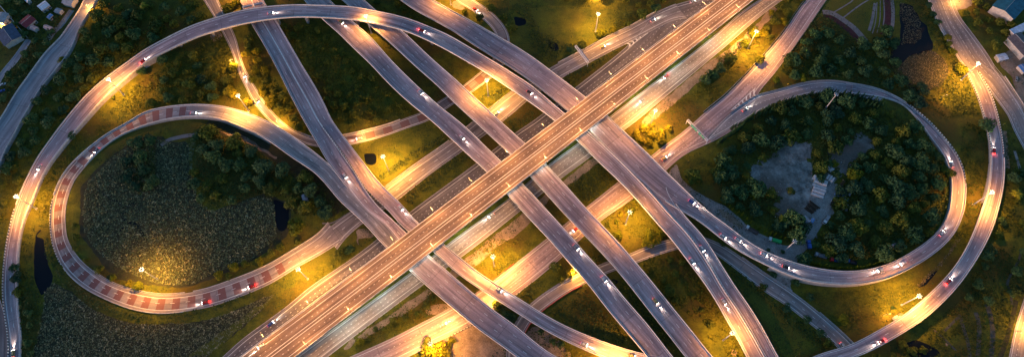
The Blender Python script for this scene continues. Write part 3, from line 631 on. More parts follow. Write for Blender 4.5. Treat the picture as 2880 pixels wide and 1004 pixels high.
def field(name, polys, dens, size, zr, m, flat=.3, thr=-9, skip=(), ws=.25, kind='stuff', label=None, cat=None, pad=.6, mound=0.0):
    VS = []; r = np.random.RandomState(len(polys[0]) + int(dens * 100)); n0 = 0; FN = 0
    for s in polys:
        pl = poly2(s); a = np.array(pl); lo, hi = a.min(0), a.max(0); n = int((hi[0] - lo[0]) * (hi[1] - lo[1]) * dens)
        x = lo[0] + r.rand(n) * (hi[0] - lo[0]); y = lo[1] + r.rand(n) * (hi[1] - lo[1])
        k = inpoly(x, y, pl)
        for q in skip: k &= ~inpoly(x, y, poly2(q))
        x, y = x[k], y[k]
        if thr > -5: k = wave(x, y, ws, 3) > thr + r.randn(len(x)) * .25; x, y = x[k], y[k]
        k = roadmask(x, y, pad); x, y = x[k], y[k]; n = len(x)
        if not n: continue
        mo = np.clip(wave(x, y, ws * 1.3, 9) + .3, 0, 1.3) * mound
        c = np.stack([x, y, zr[0] + r.rand(n) * (zr[1] - zr[0]) + mo], 1)
        sz = size[0] + r.rand(n) ** 1.5 * (size[1] - size[0])
        th = r.rand(n) * 6.283; nx = r.randn(n) * flat; ny = r.randn(n) * flat
        nrm = np.stack([nx, ny, np.ones(n)], 1); nrm /= np.linalg.norm(nrm, axis=1)[:, None]
        t = np.stack([np.cos(th), np.sin(th), 0 * th], 1); t -= nrm * (t * nrm).sum(1)[:, None]; t /= np.linalg.norm(t, axis=1)[:, None]
        b = np.cross(nrm, t); S = sz[:, None] / 2
        quad = np.stack([c - t * S, c - b * S * .75, c + t * S, c + b * S * .75], 1); VS.append(quad.reshape(-1, 3))
    V = np.concatenate(VS); n = len(V) // 4
    me = bpy.data.meshes.new(name); me.vertices.add(len(V)); me.vertices.foreach_set('co', V.astype('f').ravel())
    me.loops.add(n * 4); me.loops.foreach_set('vertex_index', np.arange(n * 4)); me.polygons.add(n)
    me.polygons.foreach_set('loop_start', np.arange(n) * 4); me.polygons.foreach_set('loop_total', np.full(n, 4)); me.update()
    me.materials.append(M[m]); o = bpy.data.objects.new(name, me); C.objects.link(o); tag(o, label, cat, None, kind)
    return o
CH = ['b1 720 530, 760 530, 950 650, 1010 620, 1020 650, 950 690, 970 760, 1050 800, 1100 880, 1060 880, 1020 820, 940 790, 860 880, 830 870, 900 790, 905 670']
field('lotus_leaves', [LOT1], 1.9, (.4, 1.4), (.15, .9), 'lotus', .35, thr=-.75, ws=.5, pad=3)
field('lotus_leaves', [LOT1], .7, (.5, 1.5), (.3, 1.0), 'lotus', .4, skip=CH, thr=-.1, ws=.35, pad=3)
field('lotus_leaves', [LOT2], 2.0, (.4, 1.4), (.15, .9), 'lotus', .35, thr=-.75, ws=.5, pad=3)
field('lotus_leaves', [LOT3, LOT4, LOT6], 2.0, (.4, 1.1), (.1, .6), 'reed', .4)
field('marsh_plants', [LOT5], 1.3, (.5, 1.3), (.1, .9), 'brush', .5)
BR1 = ['a2 780 180, 900 200, 1050 230, 1200 330, 1340 470, a3 60 520, 140 600, 300 760, 440 860, 300 920, b3 0 60, a2 1200 898, 1050 640, 930 440', 'a1 640 300, 1340 200, 1340 260, 1000 430, 700 640, 480 898, 250 898', 
       'a1 820 860, 900 760, 1040 640, 1340 450, a2 320 270, 460 440, 470 600, 380 740, 200 790, 0 780, a1 1100 830', 'a2 560 240, 640 460, 740 640, 860 830, 900 920, b2 980 50, 900 60, 780 -10, a2 640 680, 560 540, 480 400']
BR2 = ['c4 780 130, 1080 100, 1140 160, 1340 480, 1340 700, 1200 620, 900 320', 'b4 500 330, 630 470, 400 650, 260 500', 'c4 0 690, 140 740, 300 820, 500 898, 240 898', 'c3 1000 0, 1330 30, 1200 200, 1060 320, 820 200, 960 40', 'c3 560 400, 640 450, 520 590, 300 700, 60 810, -60 830, 0 780, 160 690, 340 570',
       'b1 0 360, 200 330, 130 520, 30 780, 0 780', 'b1 380 80, 240 340, 200 500, 180 700, 380 760, 400 560, 500 380, 640 220, 760 120, 900 20', 'b4 700 600, 780 610, 1030 898, 620 898, 540 780', 'c5 -200 300, 0 440, 200 780, 260 898, 80 898, -140 560', 'a4 220 590, 640 375, 320 650, 240 640',
       'a4 1340 500, 1340 700, 1000 898, 940 898, 1150 700', 'a5 0 460, 330 270, 420 200, 560 300, 340 490, 0 800, -60 760, 0 600', 'c2 1340 20, 1340 140, 1160 240, 1000 330, 1160 140', 'c3 300 300, 520 290, 560 380, 0 740, 0 700']
BR3 = ['b2 140 60, 300 40, 330 130, 480 150, 740 330, 900 420, 1090 500, 1180 620, 1200 720, 960 740, 860 700, 830 600, 740 560, 620 560, 450 620, 260 680, 180 620, 120 470, 130 300', 'b1 1000 180, 1180 160, 1180 500, 1060 570, 950 500, 940 360',
       'a5 700 100, 860 120, 1000 220, 1140 360, 1340 260, a6 360 300, 340 440, 420 560, 560 680, 600 780, 480 760, 330 690, 0 600, a5 1160 600, 900 590, 640 600, 520 540, 520 420, 640 300', 'c5 100 140, 260 300, 400 420, 560 530, 900 800, 960 850, 880 880, 560 640, 330 400, 120 240',
       'a1 500 90, 380 320, 330 420, 250 540, 80 760, 0 850, 0 640, 230 330, 40 0, 470 0', 'c1 140 200, 260 300, 310 450, 330 560, 270 898, 170 898, 150 560']
BR4 = ['b5 300 60, 60 250, 20 430, 80 600, 300 760, 400 820, 560 898, c5 560 10, 700 150, 860 160, c6 200 170, 400 110, 560 20, b6 620 880, 700 760, 770 650, 770 520, 780 420, 720 300, 640 180, 560 60, 430 0, a5 1340 830, 1200 780, 1000 740, 760 740, 500 800, 280 910, b5 500 40']
BR5 = ['c6 860 460, 1050 90, 1340 60, 1340 400, 1280 470, 1240 700, 1150 898, 700 898, 560 720, 740 560', 'b6 1200 100, 1340 220, 1340 898, 1090 898, 1190 600, 1200 380', 'b6 880 20, 1050 60, 1070 300, 1050 500, 980 720, 920 898, 800 898, 890 700, 905 500, 860 250',
       'a6 420 0, 600 0, 700 220, 830 450, 900 580, 1000 860, 760 898, 560 780, 600 700, 760 600, 790 520, 740 420, 600 200']
field('undergrowth', BR1, 1.7, (.6, 1.9), (.1, 1.6), 'brush', .55, -.35, mound=1.6)
field('undergrowth', BR2, 1.4, (.5, 1.7), (.05, .9), 'brush', .55, -.2, mound=.8)
field('undergrowth', BR3, 1.4, (.6, 1.9), (.1, 1.4), 'brushd', .55, -.6, mound=1.0)
YARD = 'b5 280 400, 330 320, 500 290, 510 190, 620 150, 740 190, 760 370, 780 430, 1000 430, 920 380, 900 250, 1000 180, 1200 130, 1240 180, 1160 270, 1030 340, 1000 460, 950 560, 900 700, 760 898, 700 898, 720 820, 640 760, 480 740, 470 640, 560 600, 420 540, 350 520'
ROADY = 'c5 560 70, b5 700 898, 800 650, 950 500, 960 600, 880 760, 800 898, c5 640 190, 615 240, 620 300, 500 300, 500 130'
field('undergrowth', BR4, 1.3, (.6, 1.9), (.1, 1.4), 'brushd', .55, -.9, skip=[YARD, ROADY], mound=1.0)
field('undergrowth', BR5, 1.4, (.5, 1.7), (.05, 1.0), 'brush', .55, -.25, mound=1.0)
BR6 = ['b3 340 590, 560 430, 790 260, 880 290, 640 450, 420 650', 'b3 190 470, 500 270, 720 130, 700 90, 470 230, 180 430', 'a4 240 590, 420 490, 600 390, 640 400, 440 540, 300 640', 'a3 1010 800, 1190 680, 1110 650, 930 740', 'b3 1110 0, 1340 -60, 1340 20, 1200 110',
       'c3 1180 610, 1340 500, 1340 330, 1210 440, 1060 560', 'c3 560 380, 640 450, 540 600, 480 560', 'b4 260 500, 500 330, 640 440, 560 520, 400 640', 'c1 360 0, 400 80, 540 330, 760 480, 1060 580, 1340 590, c2 300 550, 560 430, 540 400, 200 520, 0 570, c1 1060 610, 720 530, 500 380, 340 120', 'c4 560 280, 680 350, 1060 800, 1000 830, 720 520, 540 300', 'c4 100 560, 400 360, 460 480, 760 830, 560 790, 250 670', 'c5 140 260, 300 500, 520 880, 420 780, 260 520',
       'a4 -180 40, -60 180, 0 420, 200 560, 110 500, 260 400, 380 330, 240 340, 60 250, -40 60', 'a4 640 300, 760 190, 880 140, 760 90, 640 130, 560 240']
field('undergrowth', BR6, 1.6, (.6, 1.8), (.1, 1.5), 'brushd', .55, -.5, mound=1.2, ws=.35)
field('tall_grass', ['px -200 -100, 3080 -100, 3080 1100, -200 1100'], .8, (.5, 1.4), (.0, .5), 'brushd', .5, .15, skip=[YARD, ROADY, LOT1, LOT2, LOT4, 'c1 255 -10, 330 -10, 410 300, 360 400, 300 460, 240 280, 250 -10', 'b1 255 898, 265 820, 340 820, 340 898', 'b2 718 600, 840 640, 840 820, 790 870, 740 840', 'a6 300 490, 350 320, 400 20, 560 20, 660 340, 660 390', 'a3 1170 110, 1300 130, 1300 210, 1200 215', 'a4 80 290, 200 320, 210 410, 130 400', 'b3 50 245, 170 250, 170 360, 60 360'], ws=.08)
field('rubble', [YARD], .35, (.3, 1.3), (.1, .6), 'kerb', .6, .55, ws=.12, pad=1)
field('debris', [YARD], .3, (.4, 1.6), (.1, .7), 'soil', .7, .1, ws=.2, pad=1)
# ------------------------------------------------------------------ trees
def leafmesh(seed, n, hgt=.75, lobes=9, size=(.13, .26), kind='round'):
    r = np.random.RandomState(seed); Q = []
    L = []
    if kind == 'round':
        for i in range(lobes):
            a = 6.283 * i / lobes * 1.9 + r.rand() * 1.2; d = .62 * math.sqrt((i + .3) / lobes); rr = .30 + .20 * r.rand()
            L.append((d * math.cos(a), d * math.sin(a), hgt * (.95 - .55 * d) + r.randn() * .07, rr))
    elif kind == 'cone':
        for i in range(6): L.append((0, 0, .3 + i * .45, .62 - i * .09))
    tot = sum(l[3] ** 2 for l in L)
    for cx, cy, cz, rr in L:
        k = int(n * rr * rr / tot) + 8
        v = r.randn(k, 3); v[:, 2] = np.abs(v[:, 2]) - .35; v /= np.linalg.norm(v, axis=1)[:, None]
        rad = rr * (.72 + .34 * r.rand(k)); c = v * rad[:, None] + [cx, cy, cz]
        nr = v + r.randn(k, 3) * .5; nr /= np.linalg.norm(nr, axis=1)[:, None]
        t = np.cross(nr, r.randn(k, 3)); t /= np.linalg.norm(t, axis=1)[:, None]; b = np.cross(nr, t)
        s = (size[0] + r.rand(k) * (size[1] - size[0]))[:, None] / 2
        Q.append(np.stack([c - t * s, c - b * s * .6, c + t * s, c + b * s * .6], 1).reshape(-1, 3))
    V = np.concatenate(Q); me = bpy.data.meshes.new('crown'); n = len(V) // 4
    me.vertices.add(len(V)); me.vertices.foreach_set('co', V.astype('f').ravel())
    me.loops.add(n * 4); me.loops.foreach_set('vertex_index', np.arange(n * 4)); me.polygons.add(n)
    me.polygons.foreach_set('loop_start', np.arange(n) * 4); me.polygons.foreach_set('loop_total', np.full(n, 4)); me.update()
    return me
def trunkmesh():
    mb = MB(); mb.cyl((0, 0, -.05), (0, 0, .5), .06, .045, 7)
    for a in range(4): mb.cyl((0, 0, .42), (.35 * math.cos(a * 1.57 + .4), .35 * math.sin(a * 1.57 + .4), .8), .035, .015, 5)
    o = mb.build('trunk', M['bark']); me = o.data; bpy.data.objects.remove(o); return me
TRK = trunkmesh(); CR = {}
for mk in ('leaf', 'leafy', 'leafd'):
    CR[mk] = []
    for i in range(5):
        me = leafmesh(10 + i * 7 + len(mk), 900, .75 + .1 * (i % 3), 8 + i % 4); me.materials.append(M[mk]); CR[mk].append(me)
SHR = [leafmesh(90 + i, 320, .55, 6, (.2, .38)) for i in range(3)]
CONE = leafmesh(77, 380, kind='cone', size=(.16, .34)); CONE.materials.append(M['leafd'])
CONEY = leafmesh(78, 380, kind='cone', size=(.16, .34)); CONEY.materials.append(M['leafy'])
for q in SHR: q.materials.append(M['leaf'])
NTREE = 0; BULK = []; WOODQ = []
def tree(x, y, r, mk, name, label, cat='tree', group=None, mesh=None, hs=1.0):
    global NTREE; NTREE += 1
    e = empty(name, (x, y, 0), random.random() * 6.28); tag(e, label, cat, group)
    c = bpy.data.objects.new('crown', mesh or random.choice(CR[mk])); C.objects.link(c); c.parent = e; c.scale = (r, r, r * hs * random.uniform(.9, 1.15))
    t = bpy.data.objects.new('trunk', TRK); C.objects.link(t); t.parent = e; t.scale = (r, r, r * hs)
    return e
def wood(s, sp, r0, r1, mk, label, group, skip=(), pad=0.3, pmix=None, name='tree', mesh=None, hs=1.0, cat='tree'):
    pl = poly2(s); a = np.array(pl); lo, hi = a.min(0), a.max(0); rr = np.random.RandomState(len(s)); pts = []
    for _ in range(int((hi[0] - lo[0]) * (hi[1] - lo[1]) / sp / sp * 9)):
        x, y = lo + rr.rand(2) * (hi - lo)
        if not inpoly(np.array([x]), np.array([y]), pl)[0]: continue
        if any(inpoly(np.array([x]), np.array([y]), poly2(q))[0] for q in skip): continue
        if pts and min((x - p[0]) ** 2 + (y - p[1]) ** 2 for p in pts) < sp * sp: continue
        R_ = (r0 + rr.rand() * (r1 - r0)) * 1.15
        if not roadmask(np.array([x]), np.array([y]), R_ * .75 + pad, 7.0)[0]: continue
        pts.append((x, y)); m = pmix[rr.randint(len(pmix))] if pmix else mk
        if name == 'tree': WOODQ.append((x, y, R_, m, label, group))
        else: tree(x, y, R_, m, name, label, cat, group, mesh=mesh, hs=hs)
def one(s, r, mk, label, name='tree', cat='tree', **k):
    r *= 1.18; p = T(s, r * .7); return tree(p.x, p.y, r, mk, name, label, cat, **k)
wood('a1 630 140, 740 60, 1340 -40, a2 60 -40, 200 60, 240 130, 100 190, a1 1340 215, 1100 340, 940 450, 760 590, 640 700, 600 600, 560 440, 580 240', 9.5, 4.2, 6.6, 'leaf', 'dark crowned tree in the wood between canal bridge and long curved ramp', 'trees of the top left wood', pmix=['leaf', 'leaf', 'leafd'])
wood('a1 560 400, 640 660, 560 780, 440 898, b1 380 80, 260 240, 150 300, 60 400, 60 300, 120 180, 180 60, a1 300 898, 260 700, 400 590', 9.5, 3.6, 5.6, 'leafd', 'dark tree on the slope below the grey canal bridge, outside the long curved ramp', 'trees below the canal bridge')
wood('a1 1180 700, 1240 620, 1340 540, a2 0 460, 200 420, 330 560, 430 640, 330 780, 100 785, a1 1340 780, 1100 820', 9, 3.2, 5.2, 'leaf', 'tree in the thicket between the two curved ramps at upper left', 'trees between the left ramps', pmix=['leaf', 'leafd'])
wood('a2 450 340, 560 300, 640 460, 740 640, 860 830, 900 920, b2 980 50, 900 60, 780 -10, a2 660 700, 580 560, 500 430', 7.2, 2.8, 4.4, 'leaf', 'tree in the row beside the wide viaduct and the small lit road', 'trees beside the wide viaduct', pmix=['leaf', 'leafy'])
wood('a2 780 180, 1050 230, 1340 470, a3 60 520, 300 760, 440 860, b3 0 60, a2 1200 898, 1050 640, 930 440', 8.5, 2.0, 4.2, 'leaf', 'bushy tree in the rough ground between the wide viaduct and the pale ramp', 'trees in the rough central triangle')
wood('b2 140 60, 300 40, 330 130, 480 150, 740 330, 900 420, 1090 500, 1180 620, 1200 720, 960 740, 860 700, 830 600, 740 560, 620 560, 450 620, 260 680, 180 620, 120 470, 130 300', 9.5, 3.8, 6.2, 'leafd', 'dark tree on the wooded bank right of the lotus pond', 'trees inside the left loop', pmix=['leaf', 'leafd', 'leafd'])
wood('b1 1000 180, 1180 160, 1180 500, 1060 570, 950 500, 940 360', 10, 4, 6, 'leafd', 'dark tree on the small overgrown island in the lotus pond', 'trees on the pond island')
wood('b1 500 760, 590 780, 630 890, c1 600 60, 700 170, 860 300, 760 250, 640 180, 560 60', 7, 2.2, 3.6, 'leaf', 'small tree on the bank between the red barred curve and the lotus pond', 'small trees along the red barred curve')
wood('c2 260 350, 300 280, 420 230, 540 180, 700 130, 800 60, 930 20, 900 80, 700 180, 560 240, 380 320', 7, 2.4, 3.8, 'leaf', 'small tree lining the inner side of the loop road below the lotus pond', 'small trees below the lotus pond', pmix=['leaf', 'leafy'])
wood('a5 340 898, 560 780, 760 740, 1000 740, 1200 780, 1340 830, b6 400 40, 560 60, 640 180, 720 300, 780 420, 770 520, 770 650, 700 760, 620 880, c6 400 110, 200 170, 0 190, c5 860 130, 700 110, 660 60, 700 -10, b5 760 870, 660 898, 560 880, 300 740, 80 590, 20 430, 60 250, 300 100', 9, 3.0, 7.4, 'leafd', 'dark teal tree in the ring of woodland around the works yard in the right loop', 'trees around the works yard', skip=[YARD, ROADY], pmix=['leafd', 'leafd', 'leaf'])
wood('a5 520 420, 640 300, 820 240, 960 270, 1060 420, 1160 300, 1340 260, a6 360 300, 340 440, 420 560, 560 680, 600 780, 480 760, 330 690, 0 600, a5 1160 600, 900 590, 640 600, 520 540', 10, 4, 6.2, 'leafd', 'dark tree in the wood between the park and the top of the right loop', 'trees above the right loop')
wood('a5 400 90, 540 -20, 720 -20, 660 90, 600 220, 500 310, 430 300, 400 180', 7.5, 3, 4.6, 'leaf', 'olive tree in the clump between the highway and the exit road at top', 'trees beside the top exit road', pmix=['leaf', 'leafy'])
wood('a4 0 -20, 160 -20, 260 30, 460 40, 520 10, 700 40, 840 80, 1000 20, 1120 -20, 900 -40', 7.5, 2.8, 4.4, 'leaf', 'tree in the row along the top edge above the lawn', 'trees along the top edge', pmix=['leaf', 'leaf', 'leafy'])
wood('a6 860 90, 1000 20, 1080 60, 1140 180, 1240 200, 1200 380, 1100 380, 1000 260', 8, 3, 4.8, 'leaf', 'olive tree between the right hand road and the teal roofed shed', 'trees beside the teal shed')
wood('b6 1210 400, 1340 350, 1340 880, 1130 880, 1200 600', 11, 3, 4.6, 'leaf', 'tree in the scrub outside the outer right ramp', 'trees outside the outer right ramp', pmix=['leaf', 'leafd'])
wood('c6 900 460, 1060 90, 1340 60, 1340 400, 1260 440, 1180 480, 1000 500', 12, 2.6, 4.2, 'leafd', 'dark tree in the park strip right of the outer ramp', 'trees in the lower right park')
wood('c6 200 898, 420 800, 560 810, 700 930, 200 930', 8, 2.8, 4.2, 'leaf', 'tree at the bottom edge below the outer right ramp', 'trees at the bottom right edge')
wood('c1 140 560, 230 560, 250 880, 170 898', 7, 2.2, 3.4, 'leafd', 'small dark tree in the strip between the bottom left road and the lotus field', 'small trees at bottom left')
wood('a1 20 0, 180 30, 240 110, 130 180, 250 270, 330 230, 440 230, 380 330, 240 420, 330 420, 160 560, 60 760, 0 850, 0 640, 200 360, 120 200', 11, 2.6, 4.2, 'leafd', 'dark garden tree among the houses at the top left corner', 'garden trees at top left')
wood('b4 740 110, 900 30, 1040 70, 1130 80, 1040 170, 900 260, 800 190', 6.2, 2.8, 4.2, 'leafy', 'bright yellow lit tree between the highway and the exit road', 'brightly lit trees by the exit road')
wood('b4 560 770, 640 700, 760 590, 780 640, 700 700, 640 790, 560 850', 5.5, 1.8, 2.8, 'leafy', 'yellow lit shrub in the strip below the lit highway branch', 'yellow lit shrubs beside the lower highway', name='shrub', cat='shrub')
wood('c3 20 750, 170 670, 340 570, 470 520, 600 430, 640 450, 500 600, 300 700, 60 810', 6, 1.8, 2.8, 'leaf', 'low shrub in the hedge strip below the dirt track', 'hedge shrubs below the dirt track', name='shrub', cat='shrub')
wood('b1 0 360, 200 330, 130 520, 30 780, 0 780', 11, 2.2, 3.6, 'leaf', 'olive tree outside the leftmost curve of the long ramp', 'trees outside the long ramp at far left')
wood('c4 820 200, 1080 120, 1340 480, 1340 760, 1200 620, 900 320', 9, 1.8, 3.4, 'leaf', 'bushy tree in the rough ground right of the long purple ramp', 'trees right of the purple ramp')
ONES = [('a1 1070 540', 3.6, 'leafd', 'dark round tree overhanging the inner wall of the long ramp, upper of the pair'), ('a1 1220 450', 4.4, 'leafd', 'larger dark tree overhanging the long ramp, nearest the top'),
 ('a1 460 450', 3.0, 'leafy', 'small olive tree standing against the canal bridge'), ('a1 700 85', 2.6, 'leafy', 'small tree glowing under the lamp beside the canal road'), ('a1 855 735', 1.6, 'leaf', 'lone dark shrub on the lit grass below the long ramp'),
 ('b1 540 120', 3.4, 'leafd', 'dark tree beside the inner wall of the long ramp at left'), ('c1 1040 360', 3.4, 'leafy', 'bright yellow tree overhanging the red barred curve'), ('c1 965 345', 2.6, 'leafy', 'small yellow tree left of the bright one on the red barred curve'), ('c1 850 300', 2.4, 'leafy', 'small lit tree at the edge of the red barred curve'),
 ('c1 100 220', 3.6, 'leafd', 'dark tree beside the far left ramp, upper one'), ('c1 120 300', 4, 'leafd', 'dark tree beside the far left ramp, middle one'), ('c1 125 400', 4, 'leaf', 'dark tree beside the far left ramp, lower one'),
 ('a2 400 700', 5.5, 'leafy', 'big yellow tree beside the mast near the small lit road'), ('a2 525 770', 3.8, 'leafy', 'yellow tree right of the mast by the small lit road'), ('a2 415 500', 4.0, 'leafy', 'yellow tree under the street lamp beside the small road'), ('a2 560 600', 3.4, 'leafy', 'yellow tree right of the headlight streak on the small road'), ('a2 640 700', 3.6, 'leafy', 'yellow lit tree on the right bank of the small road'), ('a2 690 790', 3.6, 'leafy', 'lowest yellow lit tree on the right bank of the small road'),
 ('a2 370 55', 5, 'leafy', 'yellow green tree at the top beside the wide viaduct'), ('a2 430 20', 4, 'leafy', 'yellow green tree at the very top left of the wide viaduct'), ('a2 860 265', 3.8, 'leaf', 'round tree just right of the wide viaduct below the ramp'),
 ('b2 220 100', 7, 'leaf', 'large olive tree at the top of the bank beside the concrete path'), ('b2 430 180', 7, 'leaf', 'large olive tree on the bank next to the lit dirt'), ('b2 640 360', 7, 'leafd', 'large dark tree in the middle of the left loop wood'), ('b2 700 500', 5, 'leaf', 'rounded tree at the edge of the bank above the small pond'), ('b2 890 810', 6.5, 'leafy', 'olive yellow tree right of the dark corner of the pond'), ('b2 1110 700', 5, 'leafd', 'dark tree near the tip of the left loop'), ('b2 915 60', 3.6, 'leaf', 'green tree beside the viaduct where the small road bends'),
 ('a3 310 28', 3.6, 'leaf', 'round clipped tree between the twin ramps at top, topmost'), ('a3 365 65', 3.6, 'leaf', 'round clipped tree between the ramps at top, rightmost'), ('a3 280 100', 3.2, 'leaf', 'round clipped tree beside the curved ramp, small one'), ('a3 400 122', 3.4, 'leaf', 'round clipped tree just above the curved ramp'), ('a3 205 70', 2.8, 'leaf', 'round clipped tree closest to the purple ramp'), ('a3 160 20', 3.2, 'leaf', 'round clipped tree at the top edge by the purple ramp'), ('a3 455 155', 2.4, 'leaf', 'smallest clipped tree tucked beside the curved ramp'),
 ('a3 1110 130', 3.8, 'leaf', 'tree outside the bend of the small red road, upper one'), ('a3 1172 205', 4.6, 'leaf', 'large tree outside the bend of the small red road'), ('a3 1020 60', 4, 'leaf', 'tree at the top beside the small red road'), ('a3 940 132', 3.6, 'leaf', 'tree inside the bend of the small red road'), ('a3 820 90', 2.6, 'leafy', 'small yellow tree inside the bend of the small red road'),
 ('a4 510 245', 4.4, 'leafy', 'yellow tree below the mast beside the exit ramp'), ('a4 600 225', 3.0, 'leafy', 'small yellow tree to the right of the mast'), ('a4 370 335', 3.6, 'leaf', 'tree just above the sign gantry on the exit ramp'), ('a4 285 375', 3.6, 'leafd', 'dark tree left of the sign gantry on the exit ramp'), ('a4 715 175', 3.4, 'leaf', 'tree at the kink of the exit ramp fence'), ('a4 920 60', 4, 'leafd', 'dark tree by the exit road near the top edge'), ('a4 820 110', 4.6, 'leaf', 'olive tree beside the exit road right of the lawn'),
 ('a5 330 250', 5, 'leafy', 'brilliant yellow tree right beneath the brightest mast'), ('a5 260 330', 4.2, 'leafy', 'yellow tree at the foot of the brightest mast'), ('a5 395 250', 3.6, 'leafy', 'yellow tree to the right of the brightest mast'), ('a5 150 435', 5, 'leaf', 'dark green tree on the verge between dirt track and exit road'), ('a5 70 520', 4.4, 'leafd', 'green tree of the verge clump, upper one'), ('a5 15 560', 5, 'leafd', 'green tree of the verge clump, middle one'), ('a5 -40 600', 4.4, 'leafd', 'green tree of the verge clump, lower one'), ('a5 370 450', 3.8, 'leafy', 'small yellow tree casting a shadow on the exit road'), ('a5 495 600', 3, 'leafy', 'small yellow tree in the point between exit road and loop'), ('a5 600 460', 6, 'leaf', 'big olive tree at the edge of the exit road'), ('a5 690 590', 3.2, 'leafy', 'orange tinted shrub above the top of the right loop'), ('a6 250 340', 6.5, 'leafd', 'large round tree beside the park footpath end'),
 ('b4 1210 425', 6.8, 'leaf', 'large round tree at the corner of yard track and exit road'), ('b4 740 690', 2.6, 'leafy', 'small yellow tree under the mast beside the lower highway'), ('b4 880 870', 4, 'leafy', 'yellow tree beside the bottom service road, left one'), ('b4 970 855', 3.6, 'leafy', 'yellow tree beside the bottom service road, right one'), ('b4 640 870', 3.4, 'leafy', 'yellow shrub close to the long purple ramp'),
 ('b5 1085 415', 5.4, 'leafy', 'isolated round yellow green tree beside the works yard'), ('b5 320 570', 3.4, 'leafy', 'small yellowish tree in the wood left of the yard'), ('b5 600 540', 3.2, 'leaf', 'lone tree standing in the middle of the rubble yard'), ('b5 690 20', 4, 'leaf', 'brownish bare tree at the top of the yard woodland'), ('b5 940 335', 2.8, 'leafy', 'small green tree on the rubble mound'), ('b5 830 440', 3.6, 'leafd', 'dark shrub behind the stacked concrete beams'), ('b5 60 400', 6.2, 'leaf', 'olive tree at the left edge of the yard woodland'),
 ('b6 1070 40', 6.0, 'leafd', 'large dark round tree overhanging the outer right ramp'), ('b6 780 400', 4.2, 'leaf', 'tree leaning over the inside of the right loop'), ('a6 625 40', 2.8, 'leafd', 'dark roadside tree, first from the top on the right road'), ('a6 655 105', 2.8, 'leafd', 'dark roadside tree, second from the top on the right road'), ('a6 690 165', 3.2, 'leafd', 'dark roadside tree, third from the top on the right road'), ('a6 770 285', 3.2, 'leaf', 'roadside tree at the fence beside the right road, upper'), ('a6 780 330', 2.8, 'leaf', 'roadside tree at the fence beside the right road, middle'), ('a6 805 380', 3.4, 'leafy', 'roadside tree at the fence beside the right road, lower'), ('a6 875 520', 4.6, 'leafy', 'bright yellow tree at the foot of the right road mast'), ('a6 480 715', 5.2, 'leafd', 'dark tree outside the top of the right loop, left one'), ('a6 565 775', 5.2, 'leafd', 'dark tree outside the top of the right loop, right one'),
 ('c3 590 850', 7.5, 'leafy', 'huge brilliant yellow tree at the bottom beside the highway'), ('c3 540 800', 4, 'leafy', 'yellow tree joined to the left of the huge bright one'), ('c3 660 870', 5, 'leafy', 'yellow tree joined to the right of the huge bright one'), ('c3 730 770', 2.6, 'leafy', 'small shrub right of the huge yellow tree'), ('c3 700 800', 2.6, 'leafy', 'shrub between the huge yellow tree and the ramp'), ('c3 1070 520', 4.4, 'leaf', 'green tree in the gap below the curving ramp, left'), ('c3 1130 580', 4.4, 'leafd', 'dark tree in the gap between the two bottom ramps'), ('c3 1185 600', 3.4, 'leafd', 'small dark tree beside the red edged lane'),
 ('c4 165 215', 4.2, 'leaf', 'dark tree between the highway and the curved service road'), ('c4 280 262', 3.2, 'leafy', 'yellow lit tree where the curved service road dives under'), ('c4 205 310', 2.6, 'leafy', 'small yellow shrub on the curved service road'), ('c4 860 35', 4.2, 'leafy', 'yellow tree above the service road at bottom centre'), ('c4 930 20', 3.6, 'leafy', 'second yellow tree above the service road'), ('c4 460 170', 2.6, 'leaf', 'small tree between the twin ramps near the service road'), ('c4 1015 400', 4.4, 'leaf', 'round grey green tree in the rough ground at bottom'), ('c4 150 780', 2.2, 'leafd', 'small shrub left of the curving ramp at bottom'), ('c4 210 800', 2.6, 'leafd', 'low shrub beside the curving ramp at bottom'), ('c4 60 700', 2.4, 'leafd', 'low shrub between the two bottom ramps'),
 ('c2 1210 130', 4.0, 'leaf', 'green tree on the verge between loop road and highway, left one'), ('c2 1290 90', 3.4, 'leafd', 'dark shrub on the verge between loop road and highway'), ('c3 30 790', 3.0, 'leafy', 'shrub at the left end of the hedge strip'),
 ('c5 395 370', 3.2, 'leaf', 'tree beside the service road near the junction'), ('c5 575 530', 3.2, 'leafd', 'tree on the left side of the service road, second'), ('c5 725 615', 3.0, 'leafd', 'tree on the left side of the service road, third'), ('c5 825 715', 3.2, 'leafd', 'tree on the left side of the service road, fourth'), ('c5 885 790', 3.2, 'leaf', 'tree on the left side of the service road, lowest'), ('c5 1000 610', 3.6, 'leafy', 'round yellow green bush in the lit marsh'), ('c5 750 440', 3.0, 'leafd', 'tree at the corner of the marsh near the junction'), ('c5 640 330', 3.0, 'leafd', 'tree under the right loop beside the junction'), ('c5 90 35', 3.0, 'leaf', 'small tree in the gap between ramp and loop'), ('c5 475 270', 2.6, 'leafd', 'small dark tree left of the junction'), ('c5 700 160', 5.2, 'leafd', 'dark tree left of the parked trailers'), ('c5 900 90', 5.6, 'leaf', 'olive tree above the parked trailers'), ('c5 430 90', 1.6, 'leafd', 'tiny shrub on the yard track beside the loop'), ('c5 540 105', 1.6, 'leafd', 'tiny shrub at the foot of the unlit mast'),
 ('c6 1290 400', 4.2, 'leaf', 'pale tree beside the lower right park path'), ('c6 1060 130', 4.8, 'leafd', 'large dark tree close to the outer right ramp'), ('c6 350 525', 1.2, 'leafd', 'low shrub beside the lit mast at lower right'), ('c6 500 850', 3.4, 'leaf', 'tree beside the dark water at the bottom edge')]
for s, r, mk, lb in ONES: one(s, r, mk, lb)
